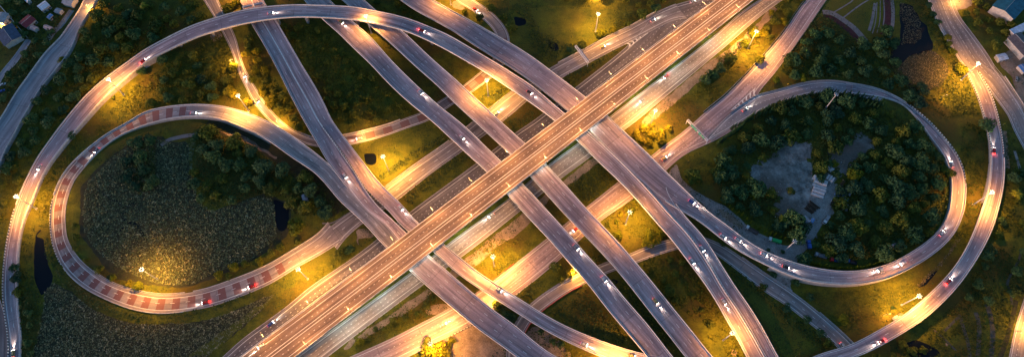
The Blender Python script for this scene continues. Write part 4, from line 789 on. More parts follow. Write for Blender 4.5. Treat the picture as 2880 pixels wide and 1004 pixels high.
# the largest trees of the woods are things; the smallest, past 300, are one mass of woodland
TREES1 = NTREE
vis = []
def proj(x, y, z):
    q = CM.transposed() @ Vector((x, y, z - CAMH)); return 1440 + FPX * q.x / -q.z, 502 - FPX * q.y / -q.z, -q.z
for q in WOODQ:
    u, v, d = proj(q[0], q[1], q[2]); m_ = q[2] / d * FPX
    if -m_ < u < 2880 + m_ and -m_ < v < 1004 + m_: vis.append((-q[2] / d, q))
vis.sort(key=lambda t: t[0]); KEEP = 292 - len([1 for q in ONES if len(q) == 4])
for k, (_, q) in enumerate(vis):
    if k < KEEP: tree(q[0], q[1], q[2], q[3], 'tree', q[4], 'tree', q[5])
    else: BULK.append(q)
if BULK:
    VV = []; MI = []
    for x, y, r_, m_, _, _ in BULK:
        me = random.choice(CR[m_]); n = len(me.vertices); a = np.empty(n * 3, 'f'); me.vertices.foreach_get('co', a); a = a.reshape(-1, 3) * r_
        th = random.random() * 6.28; c_, s_ = math.cos(th), math.sin(th); a = np.stack([a[:, 0] * c_ - a[:, 1] * s_ + x, a[:, 0] * s_ + a[:, 1] * c_ + y, a[:, 2]], 1)
        VV.append(a); MI += [['leaf', 'leafy', 'leafd'].index(m_)] * (n // 4)
    V = np.concatenate(VV); n = len(V) // 4; me = bpy.data.meshes.new('woodland'); me.vertices.add(len(V)); me.vertices.foreach_set('co', V.astype('f').ravel())
    me.loops.add(n * 4); me.loops.foreach_set('vertex_index', np.arange(n * 4)); me.polygons.add(n)
    me.polygons.foreach_set('loop_start', np.arange(n) * 4); me.polygons.foreach_set('loop_total', np.full(n, 4)); me.update()
    for k in ('leaf', 'leafy', 'leafd'): me.materials.append(M[k])
    me.polygons.foreach_set('material_index', np.array(MI, 'i')); o = bpy.data.objects.new('woodland', me); C.objects.link(o); tag(o, kind='stuff')
print('BULK', len(BULK))
# conifer hedges round the inside of the right loop
def row(s, n, r, mesh, label, group, hs=1.0):
    a = resample(cr(np.array([[p.x, p.y, 0] for p in wpoly(s, 2)])), n)
    for p in a: tree(p[0] + random.uniform(-.4, .4), p[1] + random.uniform(-.4, .4), r * random.uniform(.8, 1.2), None, 'conifer', label, 'conifer', group, mesh=mesh, hs=hs)
row('b5 60 180, 200 80, a5 290 890, 400 835, 520 785, 640 750, 760 720, 900 710, 1060 725, 1190 755, 1290 790', 62, 1.9, CONE, 'slender dark conifer in the hedge along the inner edge of the loop top', 'conifer hedge at the loop top', 1.6)
row('b5 160 70, 280 10, a5 420 850, 560 800, 700 765, 900 750, 1100 775, 1250 815', 40, 1.8, CONE, 'slender dark conifer in the second hedge row behind the loop top', 'second conifer hedge row', 1.5)
row('c5 750 190, 860 215, 960 228, 1080 230, 1200 205, 1320 165', 24, 1.7, CONEY, 'small olive conifer in the hedge below the parked trailers', 'conifer hedge below the trailers', 1.2)
row('b5 70 610, 160 670, 260 740, 330 800, 420 850, 500 880, c5 560 5, 600 15', 16, 1.5, CONEY, 'young conifer in the spaced row along the yard track', 'young conifers along the yard track', 1.3)
# palms
def palm(s, r, h, label):
    p = T(s, h); e = empty('palm_tree', (p.x, p.y, 0)); tag(e, label, 'palm')
    mb = MB(); mb.cyl((0, 0, 0), (0, 0, h), .28, .18, 8); mb.build('trunk', M['bark'], e)
    mb = MB()
    for i in range(16):
        a = i * 2.4; ln = r * random.uniform(.8, 1.1); up = random.uniform(.0, .5); pr = None
        for j in range(7):
            t = j / 6; c = Vector((math.cos(a) * ln * t, math.sin(a) * ln * t, h + up * ln * t * 1.2 - ln * .75 * t * t)); wv = .55 * math.sin(math.pi * min(.95, t * .9 + .08)) * r / 3
            side = Vector((-math.sin(a), math.cos(a), 0)) * wv; q = (c - side - Vector((0, 0, wv * .4)), c, c + side - Vector((0, 0, wv * .4)))
            if pr: mb.face([pr[0], pr[1], q[1], q[0]]); mb.face([pr[1], pr[2], q[2], q[1]])
            pr = q
    mb.build('fronds', M['leafy'], e)
palm('a1 1075 35', 4.2, 8, 'pale palm tree rising from the top left wood'); palm('b6 1300 560', 4.6, 7, 'pale palm tree right of the outer right ramp'); palm('b5 550 750', 4.0, 6, 'palm tree at the edge of the wood below the rubble yard')
palm('b4 1260 898', 2.5, 4, 'small palm beside the fork of the right loop'); palm('c6 960 180', 2.5, 4, 'small palm beside the outer right ramp')
print('TREES', NTREE)
# ------------------------------------------------------------------ lights
def point(parent, loc, power, col=LAMP, size=.5, kind='POINT'):
    l = bpy.data.lights.new('lamp_light', kind); l.energy = power; l.color = col; l.shadow_soft_size = size
    o = bpy.data.objects.new('lamp_light', l); C.objects.link(o); o.parent = parent; o.location = loc; return o
def mast(s, k, label, lit=True, h=23, col=LAMP):
    b = T(s); e = empty('light_mast', b); tag(e, label, 'light mast')
    mb = MB(); mb.cyl((0, 0, 0), (0, 0, h), .42, .2, 10); mb.cyl((0, 0, 0), (0, 0, .4), .8, .8, 10); mb.build('pole', M['pole'], e)
    mb = MB(); mb.cyl((0, 0, h - .3), (0, 0, h + .1), .6, .6, 12)
    mb.build('head_ring', M['steel'], e)
    for i in range(6):
        a = i * 1.047; c = Vector((math.cos(a) * 1.25, math.sin(a) * 1.25, h)); mb = MB()
        mb.box(c + Vector((0, 0, .18)), (.8, .5, .3), a, 0); mb.box(c + Vector((0, 0, -.02)), (.82, .52, .12), a, 1)
        mb.build('floodlight', [M['steel'], M['lampglow'] if lit else M['coolglow']], e)
    if k:
        o = point(e, (0, 0, h - .6), MASTP * k, col, 1.0, 'SPOT'); o.data.spot_size = R(160); o.data.spot_blend = 1.0
for s, k, lb in [('px 349 268', .9, 'tall mast leaning into view across the long ramp at upper left'), ('px 700 313', .9, 'tall mast beside the big yellow tree and small lit road'), ('px 1045 95', .33, 'tall mast standing between the ramps where the curved ramp crosses over'), ('px 1373 271', .95, 'tall mast on the lit grass above the middle highway'),
    ('px 1675 90', .62, 'tall mast on the lawn above the exit ramp'), ('px 2103 138', 1.4, 'brightest tall mast amid yellow trees at the top'), ('px 2703 226', 1, 'tall mast beside the right hand road'), ('px 103 587', .75, 'tall mast at the far left reaching over the long ramp'),
    ('px 1093 479', 1.15, 'tall mast on the yellow lawn next to the small dark pond'), ('px 1759 630', .9, 'tall mast beside shrubs between highway and service road'), ('px 1829 354', 1.25, 'tall mast on the dirt track beside the right side of the highway'), ('px 2736 576', .62, 'tall mast between the right loop and the outer ramp'),
    ('px 444 785', .9, 'tall mast at the lower edge of the lotus pond'), ('px 866 784', 1, 'tall mast on the verge between loop road and highway'), ('px 1390 750', 1.15, 'tall mast on the grass strip right of the expressway'), ('px 1222 985', .95, 'tall mast inside the huge yellow tree at the bottom'),
    ('px 2034 956', .55, 'tall mast on the lit grass left of the bottom ramp pair'), ('px 2536 857', .8, 'tall mast in the lit marsh inside the outer ramp'), ('px 1268 14', .6, 'tall mast at the top edge beside the broad ramp'), ('px 1712 1050', 1.3, 'tall mast just below the bottom edge lighting the curving ramp'), ('px 690 -20', 1, 'tall mast just above the top edge beside the wide viaduct')]:
    mast(s, k, lb)
mast('px 2319 309', .0, 'unlit white headed mast inside the top of the right loop', False, 22, (.8, .9, 1)); mast('px 2208 704', .0, 'unlit white headed mast on the yard track', False, 19, (.8, .9, 1))
def street_lamp(s, p, label, h=8, col=LAMP, z=0):
    b = T(s, z); e = empty('street_lamp', b); tag(e, label, 'street lamp')
    mb = MB(); mb.cyl((0, 0, 0), (0, 0, h), .13, .08, 8); mb.cyl((0, 0, h), (1.6, 0, h + .3), .06, .05, 6); mb.build('pole', M['steel'], e)
    mb = MB(); mb.box((2.0, 0, h + .32), (1.1, .4, .2), 0, 0, top=.7); mb.box((2.0, 0, h + .18), (.9, .32, .1), 0, 1); mb.build('lamp_head', [M['steel'], M['lampglow']], e)
    point(e, (2, 0, h - .15), p, col, .3)
for s, p, lb, h in [('a2 425 500', 5500, 'street lamp glowing in the yellow tree by the small road', 9), ('a1 685 80', 2500, 'street lamp glowing at the top beside the canal road', 7), ('c6 280 585', 1500, 'low lamp glowing in the lit marsh', 5), ('a6 712 745', 900, 'low lamp in the scrub left of the right hand road', 5),
    ('a4 470 -10', 7000, 'lamp at the top edge above the lawn', 7), ('a6 800 10', 5000, 'lamp over the pale concrete apron at the top', 8), ('c3 1005 490', 3500, 'lamp under the bottom ramps lighting the lower highway', 6), ('c4 285 280', 3500, 'lamp beside the service road where it passes below the ramps', 6),
    ('a1 20 210', 2500, 'lamp on the cream yard between the top left houses', 5), ('c3 690 640', 2500, 'lamp on the verge lighting the lower highway beneath the ramp', 7), ('b4 350 800', 2200, 'lamp under the twin ramps above the highway', 5), ('a3 850 -10', 3500, 'lamp at the top edge beside the small red road', 8),
    ('c6 1330 700', 6000, 'lamp beside the road in the bottom right corner', 8), ('b3 60 135', 3000, 'lamp on the bend of the small road by the viaduct', 7), ('b2 760 40', 3500, 'lamp at the foot of the loop ramp crossing', 6)]:
    street_lamp(s, p, lb, h)
# cool white luminaires hung under the lower edge of the expressway deck
r = ROADS['main']; GU = 'cool lamps under the expressway edge'
for k, (s, en) in enumerate([('px 1665 360', 450), ('px 1600 410', 900), ('px 1520 470', 220), ('px 1440 535', 160), ('px 1370 585', 260), ('px 1290 650', 1500), ('px 1210 712', 260), ('px 1150 762', 400), ('px 1070 825', 1400), ('px 960 905', 1500), ('px 1800 260', 1200), ('px 1900 180', 1200), ('px 2000 95', 1200)]):
    p = T(s, 11); e = empty('underdeck_lamp', (p.x, p.y, 0)); i = int(np.hypot(r.mid[:, 0] - p.x, r.mid[:, 1] - p.y).argmin()); q = pt(r, r.s[i], 1, 0, -.3)
    e.location = (q[0], q[1], q[2]); e.rotation_euler = (0, 0, math.atan2(r.t[i][1], r.t[i][0])); tag(e, 'cool white lamp bracketed to the lower edge of the expressway deck', 'lamp', GU)
    mb = MB(); mb.box((0, 0, -.2), (.12, .12, .5)); mb.box((0, 0, -.5), (.9, .3, .14)); mb.build('housing', M['steel'], e); mb = MB(); mb.box((0, 0, -.6), (.8, .24, .06)); mb.build('lens', M['lampcool'], e)
    point(e, (0, -.2, -.9), en * .75, (.78, 1.0, .88), .4)
# double armed lamp posts along both parapets of the expressway
r = ROADS['main']; GP = 'lamp posts along the expressway'
proto = None
for side, offs in ((0, 6), (1, 22)):
    s = offs
    while s < r.len:
        x, y, z = pt(r, s, side, 1.0, 0); i = min(np.searchsorted(r.s, s), r.n - 1); a = math.atan2(r.nrm[i][1], r.nrm[i][0])
        if proto is None:
            e = empty('lamp_post'); H_ = 9.0
            mb = MB(); mb.cyl((0, 0, -1), (0, 0, H_), .12, .07, 8); mb.cyl((0, 0, H_), (1.5, 0, H_ + .3), .05, .04, 6); mb.cyl((0, 0, H_), (-1.5, 0, H_ + .3), .05, .04, 6); mb.build('post', M['darksteel'], e)
            for sg in (-1, 1):
                mb = MB(); mb.box((1.8 * sg, 0, H_ + .32), (.8, .3, .16), 0, 0, top=.75); mb.box((1.8 * sg, 0, H_ + .2), (.6, .24, .08), 0, 1); mb.build('lamp_head', [M['darksteel'], M['lampglow']], e)
            point(e, (0, 0, H_ + .6), POLEP, (1, .46, .13), .6); proto = e; o = e
        else: o = copy_tree(proto)
        o.location = (x, y, z); o.rotation_euler = (0, 0, a)
        tag(o, 'double armed lamp post on the %s parapet of the straight orange lit expressway' % ('upper left' if side == 0 else 'lower right'), 'lamp post', GP + (' upper side' if side == 0 else ' lower side'))
        s += 34
# ------------------------------------------------------------------ vehicles
def paint(n, c): 
    if n not in M: M[n] = mat(n, c, .35)
    return M[n]
def make_car(col, L=4.5, W=1.85, Hh=1.45, lights=True, kind='car'):
    e = empty('car'); m = paint('paint_%s' % col, COL[col])
    mb = MB(); mb.box((0, 0, .55), (L, W, .55), top=.97, topy=.94); mb.box((0, 0, .32), (L * .97, W * .96, .22)); mb.build('body', m, e)
    if kind == 'car':
        mb = MB(); mb.box((-.15 * L / 4.5, 0, 1.1), (L * .56, W * .86, .56), top=.72, topy=.84); mb.build('windows', M['glass'], e)
        mb = MB(); mb.box((-.15 * L / 4.5, 0, 1.40), (L * .40, W * .72, .07)); mb.build('roof', m, e)
    elif kind == 'van':
        mb = MB(); mb.box((-.25, 0, 1.35), (L * .84, W * .94, 1.1), top=.94, topy=.9); mb.build('cabin', m, e)
        mb = MB(); mb.box((L * .36, 0, 1.35), (L * .16, W * .86, .6), top=.6, topy=.9); mb.build('windscreen', M['glass'], e)
    for sx in (-.32, .32):
        for sy in (-1, 1):
            mb = MB(); mb.cyl((sx * L, sy * (W / 2 - .22), .32), (sx * L, sy * (W / 2 + .01), .32), .32, .32, 12); mb.build('wheel', M['tyre'], e)
    for sy in (-1, 1):
        mb = MB(); mb.box((L / 2 + .01, sy * W * .34, .62), (.14, .42, .2)); mb.build('headlight', M['head'] if lights else M['white'], e)
        mb = MB(); mb.box((-L / 2 - .01, sy * W * .36, .66), (.08, .3, .14)); mb.build('tail_light', M['tail'] if lights else M['red'], e)
    if lights:
        l = bpy.data.lights.new('headlight_beam', 'SPOT'); l.energy = 2600; l.spot_size = R(40); l.spot_blend = .9; l.color = (1, .9, .75); l.shadow_soft_size = .2
        o = bpy.data.objects.new('headlight_beam', l); C.objects.link(o); o.parent = e; o.location = (L / 2 + .25, 0, .75); o.rotation_euler = (R(83), 0, R(-90))
        l2 = bpy.data.lights.new('tail_glow', 'POINT'); l2.energy = 60 if col == 'red' else 2; l2.color = (1, .1, .08); l2.shadow_soft_size = .2
        o = bpy.data.objects.new('tail_glow', l2); C.objects.link(o); o.parent = e; o.location = (-L / 2 - .6, 0, .7)
    return e
COL = dict(white=(.5, .5, .5), silver=(.22, .23, .24), black=(.02, .02, .022), red=(.4, .02, .02), blue=(.03, .08, .3), gold=(.4, .3, .12), grey=(.2, .2, .21))
PROTO = {}
def car(s, rk, col, label, flip=False, kind='car', group=None):
    rd = ROADS[rk]; px = parse(s)[0]; p = P(*px, rd.mid[rd.n // 2, 2])
    for _ in range(3):
        i = int(np.hypot(rd.mid[:, 0] - p.x, rd.mid[:, 1] - p.y).argmin()); p = P(*px, rd.mid[i, 2])
    lat = (p.x - rd.mid[i, 0]) * rd.nrm[i][0] + (p.y - rd.mid[i, 1]) * rd.nrm[i][1]; lat = max(min(lat, rd.wl[i] - 2.0), -(rd.wr[i] - 2.0))
    lon = (p.x - rd.mid[i, 0]) * rd.t[i][0] + (p.y - rd.mid[i, 1]) * rd.t[i][1]
    x = rd.mid[i, 0] + rd.nrm[i][0] * lat + rd.t[i][0] * lon; y = rd.mid[i, 1] + rd.nrm[i][1] * lat + rd.t[i][1] * lon
    a = math.atan2(rd.t[i][1], rd.t[i][0]) + (math.pi if flip else 0)
    key = (col, kind)
    if key not in PROTO: PROTO[key] = make_car(col, *((4.5, 1.85, 1.45) if kind == 'car' else (5.6, 2.0, 1.9)), kind=kind); o = PROTO[key]
    else: o = copy_tree(PROTO[key])
    o.name = 'car' if kind == 'car' else 'van'; o.location = (x, y, rd.mid[i, 2] + .02); o.rotation_euler = (0, 0, a)
    tag(o, label, kind, 'vehicles driving through the interchange')
CARS = [('a2 700 105', 'A', 'white', 'white car with headlights on at the top of the curved ramp', 0), ('b1 300 365', 'A', 'white', 'white car heading down the left side of the long ramp', 1), ('a1 1080 465', 'A', 'red', 'red car on the long ramp beside the two dark trees', 0),
 ('b1 735 240', 'L0', 'silver', 'silver car on the red barred curve at upper left', 1), ('a2 120 855', 'LF', 'white', 'white car at the top of the left loop', 0), ('a2 500 570', 'Q', 'white', 'white car with bright headlights among yellow trees on the small road', 1), ('a2 600 760', 'Q', 'silver', 'silver car lower on the small road among yellow trees', 1),
 ('a3 500 235', 'A', 'red', 'red car with tail lights on the curved ramp above the twin ramps', 0), ('a3 500 690', 'Cr', 'white', 'white car on the pale ramp, upper one', 0), ('b3 800 140', 'Cr', 'white', 'white car on the pale ramp, lower one', 0), ('a3 1060 860', 'N0', 'white', 'white car on the middle highway below the mast', 1), ('a3 1310 700', 'A', 'black', 'black car on the curved ramp just before the expressway', 0),
 ('a4 900 160', 'N0', 'white', 'white car at the top exit, upper one', 1), ('a4 520 360', 'N0', 'gold', 'gold car just past the sign gantry on the exit ramp', 1), ('c2 210 487', 'L0', 'red', 'red car on the red barred road, left one', 0), ('c2 560 365', 'L0', 'red', 'red car on the last red bars, right one', 0), 
 ('c3 1080 390', 'I', 'white', 'white car on the curving ramp just below the expressway', 0), ('c4 380 800', 'I', 'white', 'white car on the curving ramp near the bottom', 0), ('c4 740 885', 'I', 'gold', 'gold car at the bright bottom end of the curving ramp', 0), ('c4 530 310', 'Cr', 'white', 'white car on the pale ramp at bottom, upper one', 0), ('c4 320 70', 'Cr', 'silver', 'silver car on the pale ramp at bottom, near the joint', 0), ('c4 920 475', 'D', 'gold', 'gold car on the purple ramp at the bottom', 0), 
 ('c4 1195 175', 'A', 'white', 'white car left of the striped divider, upper one', 0), ('c5 95 480', 'A', 'white', 'white car left of the striped divider, lower one', 0), ('c4 1270 80', 'G', 'white', 'white car right of the striped divider, topmost', 0),
 ('b4 1190 625', 'B', 'blue', 'blue car with lights on at the fork of the right loop', 0), ('c5 75 5', 'B', 'white', 'white car leading into the right loop, first of three', 0), ('c5 200 15', 'B', 'white', 'white car entering the right loop, second of three', 0), ('c5 395 125', 'B', 'white', 'white car entering the right loop, last of three', 0), ('c5 560 220', 'B', 'black', 'black car at the outer edge of the right loop bottom', 0),
 ('c6 260 245', 'B', 'white', 'white car at the bottom of the right loop, left one', 1), ('c6 430 190', 'B', 'white', 'white car at the bottom of the right loop, right one', 1), ('b6 795 345', 'B', 'white', 'white car on the right side of the loop, upper one', 0), ('b6 715 865', 'B', 'white', 'white car on the right side of the loop, lower one', 0), 
 ('b6 1110 240', 'Rr', 'red', 'red car on the outer right ramp in the unlit stretch', 1), ('c6 770 330', 'Rr', 'red', 'red car with glowing tail lights on the outer ramp bend', 1), ('c6 270 790', 'Rr', 'red', 'red car on the outer ramp near the bottom', 0), ('c5 990 810', 'Mr', 'white', 'white car on the service road about to pass below the outer ramp', 1),
 ('b4 985 300', 'J', 'gold', 'gold car in the tree shadow on the exit road', 1), ('b3 1010 710', 'N2', 'white', 'white car with strong headlights right of the expressway', 0), ('a4 1000 580', 'N2', 'red', 'red car on the pale carriageway at upper right', 0), ('a4 820 760', 'N2', 'silver', 'silver car on the pale carriageway nearer the ramps', 0), ('b3 30 150', 'Q', 'white', 'white car on the small road just right of the viaduct', 0), ('c1 103 870', 'A', 'gold', 'gold car at the bottom left edge of the long ramp', 0),
 ('c2 700 650', 'N1', 'blue', 'blue car on the shoulder lane left of the expressway', 1), ('c2 620 800', 'main', 'white', 'white car on the expressway near the bottom edge', 0), ('c3 660 655', 'J', 'white', 'white car on the lower highway under the bottom ramp', 1), ('b2 1260 430', 'W', 'white', 'white car on the wide viaduct before it meets the loop', 0), ('b3 345 665', 'W2', 'white', 'white car on the slim ramp near the expressway', 0),
 ('a2 1230 170', 'Cr', 'gold', 'gold car on the pale ramp right below the curved ramp', 0), ('a3 900 75', 'Q', 'red', 'red car on the small red road at the top', 0), ('b4 320 830', 'J', 'red', 'red car on the highway in the gap between the twin ramps', 0), ('a4 1180 -5', 'N1', 'white', 'white car at the top edge left of the expressway', 1), ('a5 250 830', 'JF', 'silver', 'silver car joining the exit road from the loop', 1)]
for s, rk, col, lb, fl in CARS: car(s, rk, col, lb, bool(fl))
# ------------------------------------------------------------------ rails and fences beside the ground roads
def rail(rk, u, t0, t1, label, m='steel', h=.8, off=.7, cat='guard rail', name='guard_rail', wd=.14, step=4):
    """a rail standing on its plates: one closed bar reaching the ground for walls, a low beam for guard rails"""
    r = ROADS[rk]; sg = -1 if u == 0 else 1; o = off * sg
    mb = MB(); solid_strip(mb, r, u, (o - wd / 2, o + wd / 2, o + wd / 2, o - wd / 2), (-.25, -.25, h, h), t0, t1); tag(mb.build(name, M[m], uv=True), label, cat)
rail('J', 0, .10, .42, 'dark fence along the yellow lit side of the exit road', 'girder', 1.2, 1.4, 'fence', 'fence')
rail('J', 1, .03, .26, 'low guard rail on the woodland side of the exit road')
rail('N0', 0, .05, .34, 'low wall along the lawn side of the exit ramp', 'parapet', 1.0, .9, 'wall', 'low_wall', .3)
rail('N0', 0, .42, .62, 'low wall beside the middle highway next to the mast', 'parapet', 1.0, .9, 'wall', 'low_wall', .3)
rail('N0', 0, .66, .88, 'low wall along the middle highway under the yellow lawn', 'parapet', 1.0, .9, 'wall', 'low_wall', .3)
rail('L0', 0, .0, .35, 'pale guard rail inside the straight part of the loop road', 'parapet', .9, .9, 'guard rail', 'guard_rail', .25)
rail('L0', 0, .36, .62, 'pale guard rail inside the bottom of the red barred curve', 'parapet', .9, .9, 'guard rail', 'guard_rail', .25)
rail('L0', 1, .36, .68, 'low pale kerb wall outside the lower red barred curve', 'parapet', .8, .5, 'kerb wall', 'kerb_wall', .4)
rail('L0', 1, .68, .86, 'striped kerb wall outside the left end of the red barred curve', 'stripe', .8, .5, 'kerb wall', 'kerb_wall', .4)
rail('L0', 1, .86, 1, 'low pale kerb wall outside the upper red barred curve', 'parapet', .8, .5, 'kerb wall', 'kerb_wall', .4)
rail('N1', 1, .05, .9, 'low barrier between the grey highway and the expressway edge', 'parapet', .9, .6, 'barrier', 'barrier', .3)
rail('Mr', 0, .02, .12, 'guard rail on the marsh side of the bottom service road'); rail('Mr', 0, .18, .32, 'guard rail of the service road between loop and junction')
rail('Mr', 1, .72, .96, 'red barrier along the service lane beneath the bottom ramps', 'red', .9, .6, 'barrier', 'barrier', .35)
rail('J', 0, .745, .80, 'red barrier at the gravel patch beside the lower highway', 'red', .9, .8, 'barrier', 'barrier', .35)
rail('J', 1, .76, .86, 'striped kerb beside the lower highway near the huge tree', 'stripe', .6, .5, 'barrier', 'barrier', .35)
rail('Q', 0, .42, .62, 'pale wall along the meadow side of the faded red road', 'parapet', .9, .9, 'wall', 'low_wall', .3)
rail('S', 0, .0, .2, 'low pale wall beside the top of the right hand road', 'parapet', .8, .9, 'wall', 'low_wall', .3)
rail('S', 1, .30, .44, 'dark divider between the right hand road and the forecourt', 'girder', .9, 1.2, 'barrier', 'barrier', .4)
rail('JF', 0, .05, .85, 'steel guard rail along the outer top of the right loop')
# ------------------------------------------------------------------ sign gantries
def gantry(a, b, label, panels, h=6.5, back=False):
    A = T(a, h); B = T(b, h); d = (B - A); L = d.length; an = math.atan2(d.y, d.x); e = empty('sign_gantry', (A.x, A.y, 0), an); tag(e, label, 'sign gantry')
    for x in (0, L):
        mb = MB(); mb.cyl((x, 0, 0), (x, 0, h), .22, .18, 8); mb.build('post', M['white'], e)
    mb = MB()
    for y in (-.7, .7):
        for z in (h, h - 1.0): mb.box((L / 2, y, z), (L, .22, .22))
    n = int(L / 1.6)
    for i in range(n): mb.cyl((i * L / n, -.7, h), ((i + 1) * L / n, .7, h), .07, n=5); mb.cyl((i * L / n, -.7, h - 1), ((i + 1) * L / n, -.7, h), .07, n=5)
    mb.build('truss', M['white'], e)
    for x0, x1 in panels:
        w_ = (x1 - x0) * L; cx = (x0 + x1) / 2 * L; mb = MB(); sy = 1.0 if back else -1.0
        mb.box((cx, sy, h - .2), (w_, .18, 2.6)); o = mb.build('sign_panel', M['panelback'] if back else M['green'], e)
        if not back:   # illegible white lettering shows only as short bars
            mb = MB()
            for k in range(5): mb.box((cx - w_ * .36 + k * w_ * .18, sy - .11, h + .35 - .8 * (k % 2)), (w_ * .10, .03, .42)); mb.box((cx - w_ * .3 + k * w_ * .17, sy + 0, h + 1.12), (w_ * .08, .12, .06))
            mb.build('lettering', M['white'], o)
M['panelback'] = mat('sign_back_steel', (.16, .22, .32), .5, .3)
gantry('a4 318 345', 'a4 412 470', 'sign gantry with blue grey panel backs over the exit ramp', [(.25, .95)], back=True)
gantry('b4 1163 5', 'b4 1315 160', 'sign gantry with two green panels spanning the exit road', [(.22, .52), (.60, .88)])
b = P(690, 35, 7.8)
e = empty('sign_gantry', (b.x, b.y, 7.8), math.atan2(T('a2 660 50', 7.8).y - T('a2 520 80', 7.8).y, T('a2 660 50', 7.8).x - T('a2 520 80', 7.8).x)); tag(e, 'sign frame with two dark blue panels on the wide viaduct behind the curved ramp', 'sign gantry')
Lg = (T('a2 665 50', 7.8) - T('a2 515 82', 7.8)).length
for x in (0, Lg):
    mb = MB(); mb.cyl((x, 0, 0), (x, 0, 6.5), .22, .2, 8); mb.build('post', M['white'], e)
mb = MB(); mb.box((Lg / 2, 0, 6.5), (Lg, .3, .3)); mb.build('beam', M['white'], e)
for a0, a1 in ((.04, .44), (.56, .98)):
    mb = MB(); mb.box(((a0 + a1) / 2 * Lg, .3, 5.8), ((a1 - a0) * Lg, .2, 2.4)); mb.build('sign_panel', M['panelback'], e)
def warn(s, label, z=0):
    b = T(s, z); e = empty('road_sign', b); tag(e, label, 'road sign')
    mb = MB(); mb.cyl((0, 0, 0), (0, 0, 2.2), .06, n=6); mb.build('post', M['steel'], e); mb = MB()
    mb.box((0, -.1, 2.3), (1.1, .08, 1.1)); mb.build('sign_plate', M['yellow'], e)
warn('a5 572 645', 'yellow sign on the verge above the loop fork'); warn('b4 1165 322', 'yellow sign at the corner of the yard track'); warn('b6 1180 45', 'yellow sign beside the outer right ramp')
# ------------------------------------------------------------------ buildings
def roofmat(n, c, rib=1.1):
    m = mat(n, c, .7); k = NT(m); g = k.coord('Object'); s = k.n('SeparateXYZ'); k.l(g, s.inputs[0])
    f = k.math('LESS_THAN', k.math('FRACT', k.math('MULTIPLY', s.outputs[0], rib)), .22); a = k.noise(g, .35, 5, .7)
    q = k.mix(k.ramp(a, [(.35, G(0)), (.68, G(1))]), tuple(x * .6 for x in c), tuple(min(1, x * 1.25) for x in c)); k.base(k.mix(k.math('MULTIPLY', f, .35), q, tuple(x * .45 for x in c))); M[n] = m
for n, c in (('roof_white', (.62, .66, .75)), ('roof_maroon', (.20, .035, .045)), ('roof_navy', (.05, .075, .13)), ('roof_grey', (.30, .31, .34)), ('roof_teal', (.02, .12, .17)), ('roof_brown', (.14, .11, .11)), ('roof_blue', (.10, .26, .55)), ('roof_cream', (.55, .48, .36)), ('roof_pink', (.50, .34, .34))): roofmat(n, c)
M['wall'] = conc_mat('rendered_wall', (.42, .40, .38))
def house(s, h, rm, label, name='house', gable=1.4, cat='house', win=True):
    q = [Vector((p.x, p.y, 0)) for p in wpoly(s, h)]; c = sum(q, Vector()) / 4; ax = (q[1] - q[0]) + (q[2] - q[3]); an = math.atan2(ax.y, ax.x)
    L = ax.length / 2; W = ((q[3] - q[0]) + (q[2] - q[1])).length / 2; e = empty(name, c, an); tag(e, label, cat)
    if W > L: L, W = W, L; e.rotation_euler = (0, 0, an + math.pi / 2)
    mb = MB(); mb.box((0, 0, h / 2 - .1), (L * .93, W * .92, h + .2))
    if gable:
        for sx in (-1, 1): x = sx * L * .465; t = [(x, -W * .46, h), (x, W * .46, h), (x, 0, h + gable * .9)]; mb.face(t if sx > 0 else t[::-1])
    mb.build('wall', M['wall'], e)
    mb = MB(); g = gable; th = .18
    if g:
        for sy in (-1, 1):
            o_ = [(-L / 2, sy * W / 2, h - .05), (L / 2, sy * W / 2, h - .05), (L / 2, 0, h + g), (-L / 2, 0, h + g)]
            u = [(a, b_, c_ + th) for a, b_, c_ in o_]; mb.face(u if sy < 0 else u[::-1]); mb.face(o_[::-1] if sy < 0 else o_)
            for i in range(4): j = (i + 1) % 4; mb.face([o_[i], o_[j], u[j], u[i]])
    else:
        mb.box((0, 0, h + .12), (L, W, .22))
        for sx in (-1, 1): mb.box((sx * (L / 2 - .1), 0, h + .35), (.2, W, .3))
    rf = mb.build('roof', M[rm], e)
    mb = MB(); mb.box((0, 0, h + g + .25), (.25 if not g else L * .96, .3, .12)); mb.build('ridge_cap', M['girder'], rf)
    mb = MB(); mb.box((L * .15, -W * .46 - .04, 1.1), (1.1, .1, 2.2)); mb.build('door', M['bark'], e)
    if win:
        for i in range(2): mb = MB(); mb.box((-L * .28 + i * L * .62, -W * .46 - .04, 1.7), (1.3, .1, 1.0)); mb.build('window', M['glass'], e)
    return e
house('px 104 18, 127 2, 140 16, 117 32', 4, 'roof_white', 'house with a plain white roof near the top of the canal road'); house('px 53 66, 78 40, 103 57, 72 79', 4, 'roof_maroon', 'house with a dark maroon roof among garden trees')
house('px 84 80, 94 70, 106 79, 96 91', 3, 'roof_pink', 'small pale roofed shed below the maroon roof', 'shed', cat='shed'); house('px -12 90, 33 68, 62 100, 10 135', 5, 'roof_navy', 'large navy roofed house at the left edge'); house('px -14 66, -4 25, 24 50, 3 66', 5, 'roof_grey', 'grey ribbed roof building in the top left corner', 'building', cat='building')
house('px 130 50, 140 38, 149 44, 139 54', 3, 'roof_blue', 'tiny bright blue roofed shack', 'shed', cat='shed', gable=.6); house('px 124 76, 134 68, 146 80, 138 92', 3, 'roof_pink', 'small pinkish roofed shed beside the alley', 'shed', cat='shed'); house('px 68 0, 80 -8, 84 4, 76 10', 3, 'roof_white', 'small white roof at the very top left', 'shed', cat='shed')
house('px 175 5, 190 -12, 215 -4, 198 22', 4, 'roof_grey', 'grey roofed building beside the glowing yard at the top'); house('px 150 34, 162 22, 174 28, 168 40', 3, 'roof_grey', 'low grey roof shack near the canal road', 'shed', cat='shed', gable=.5)
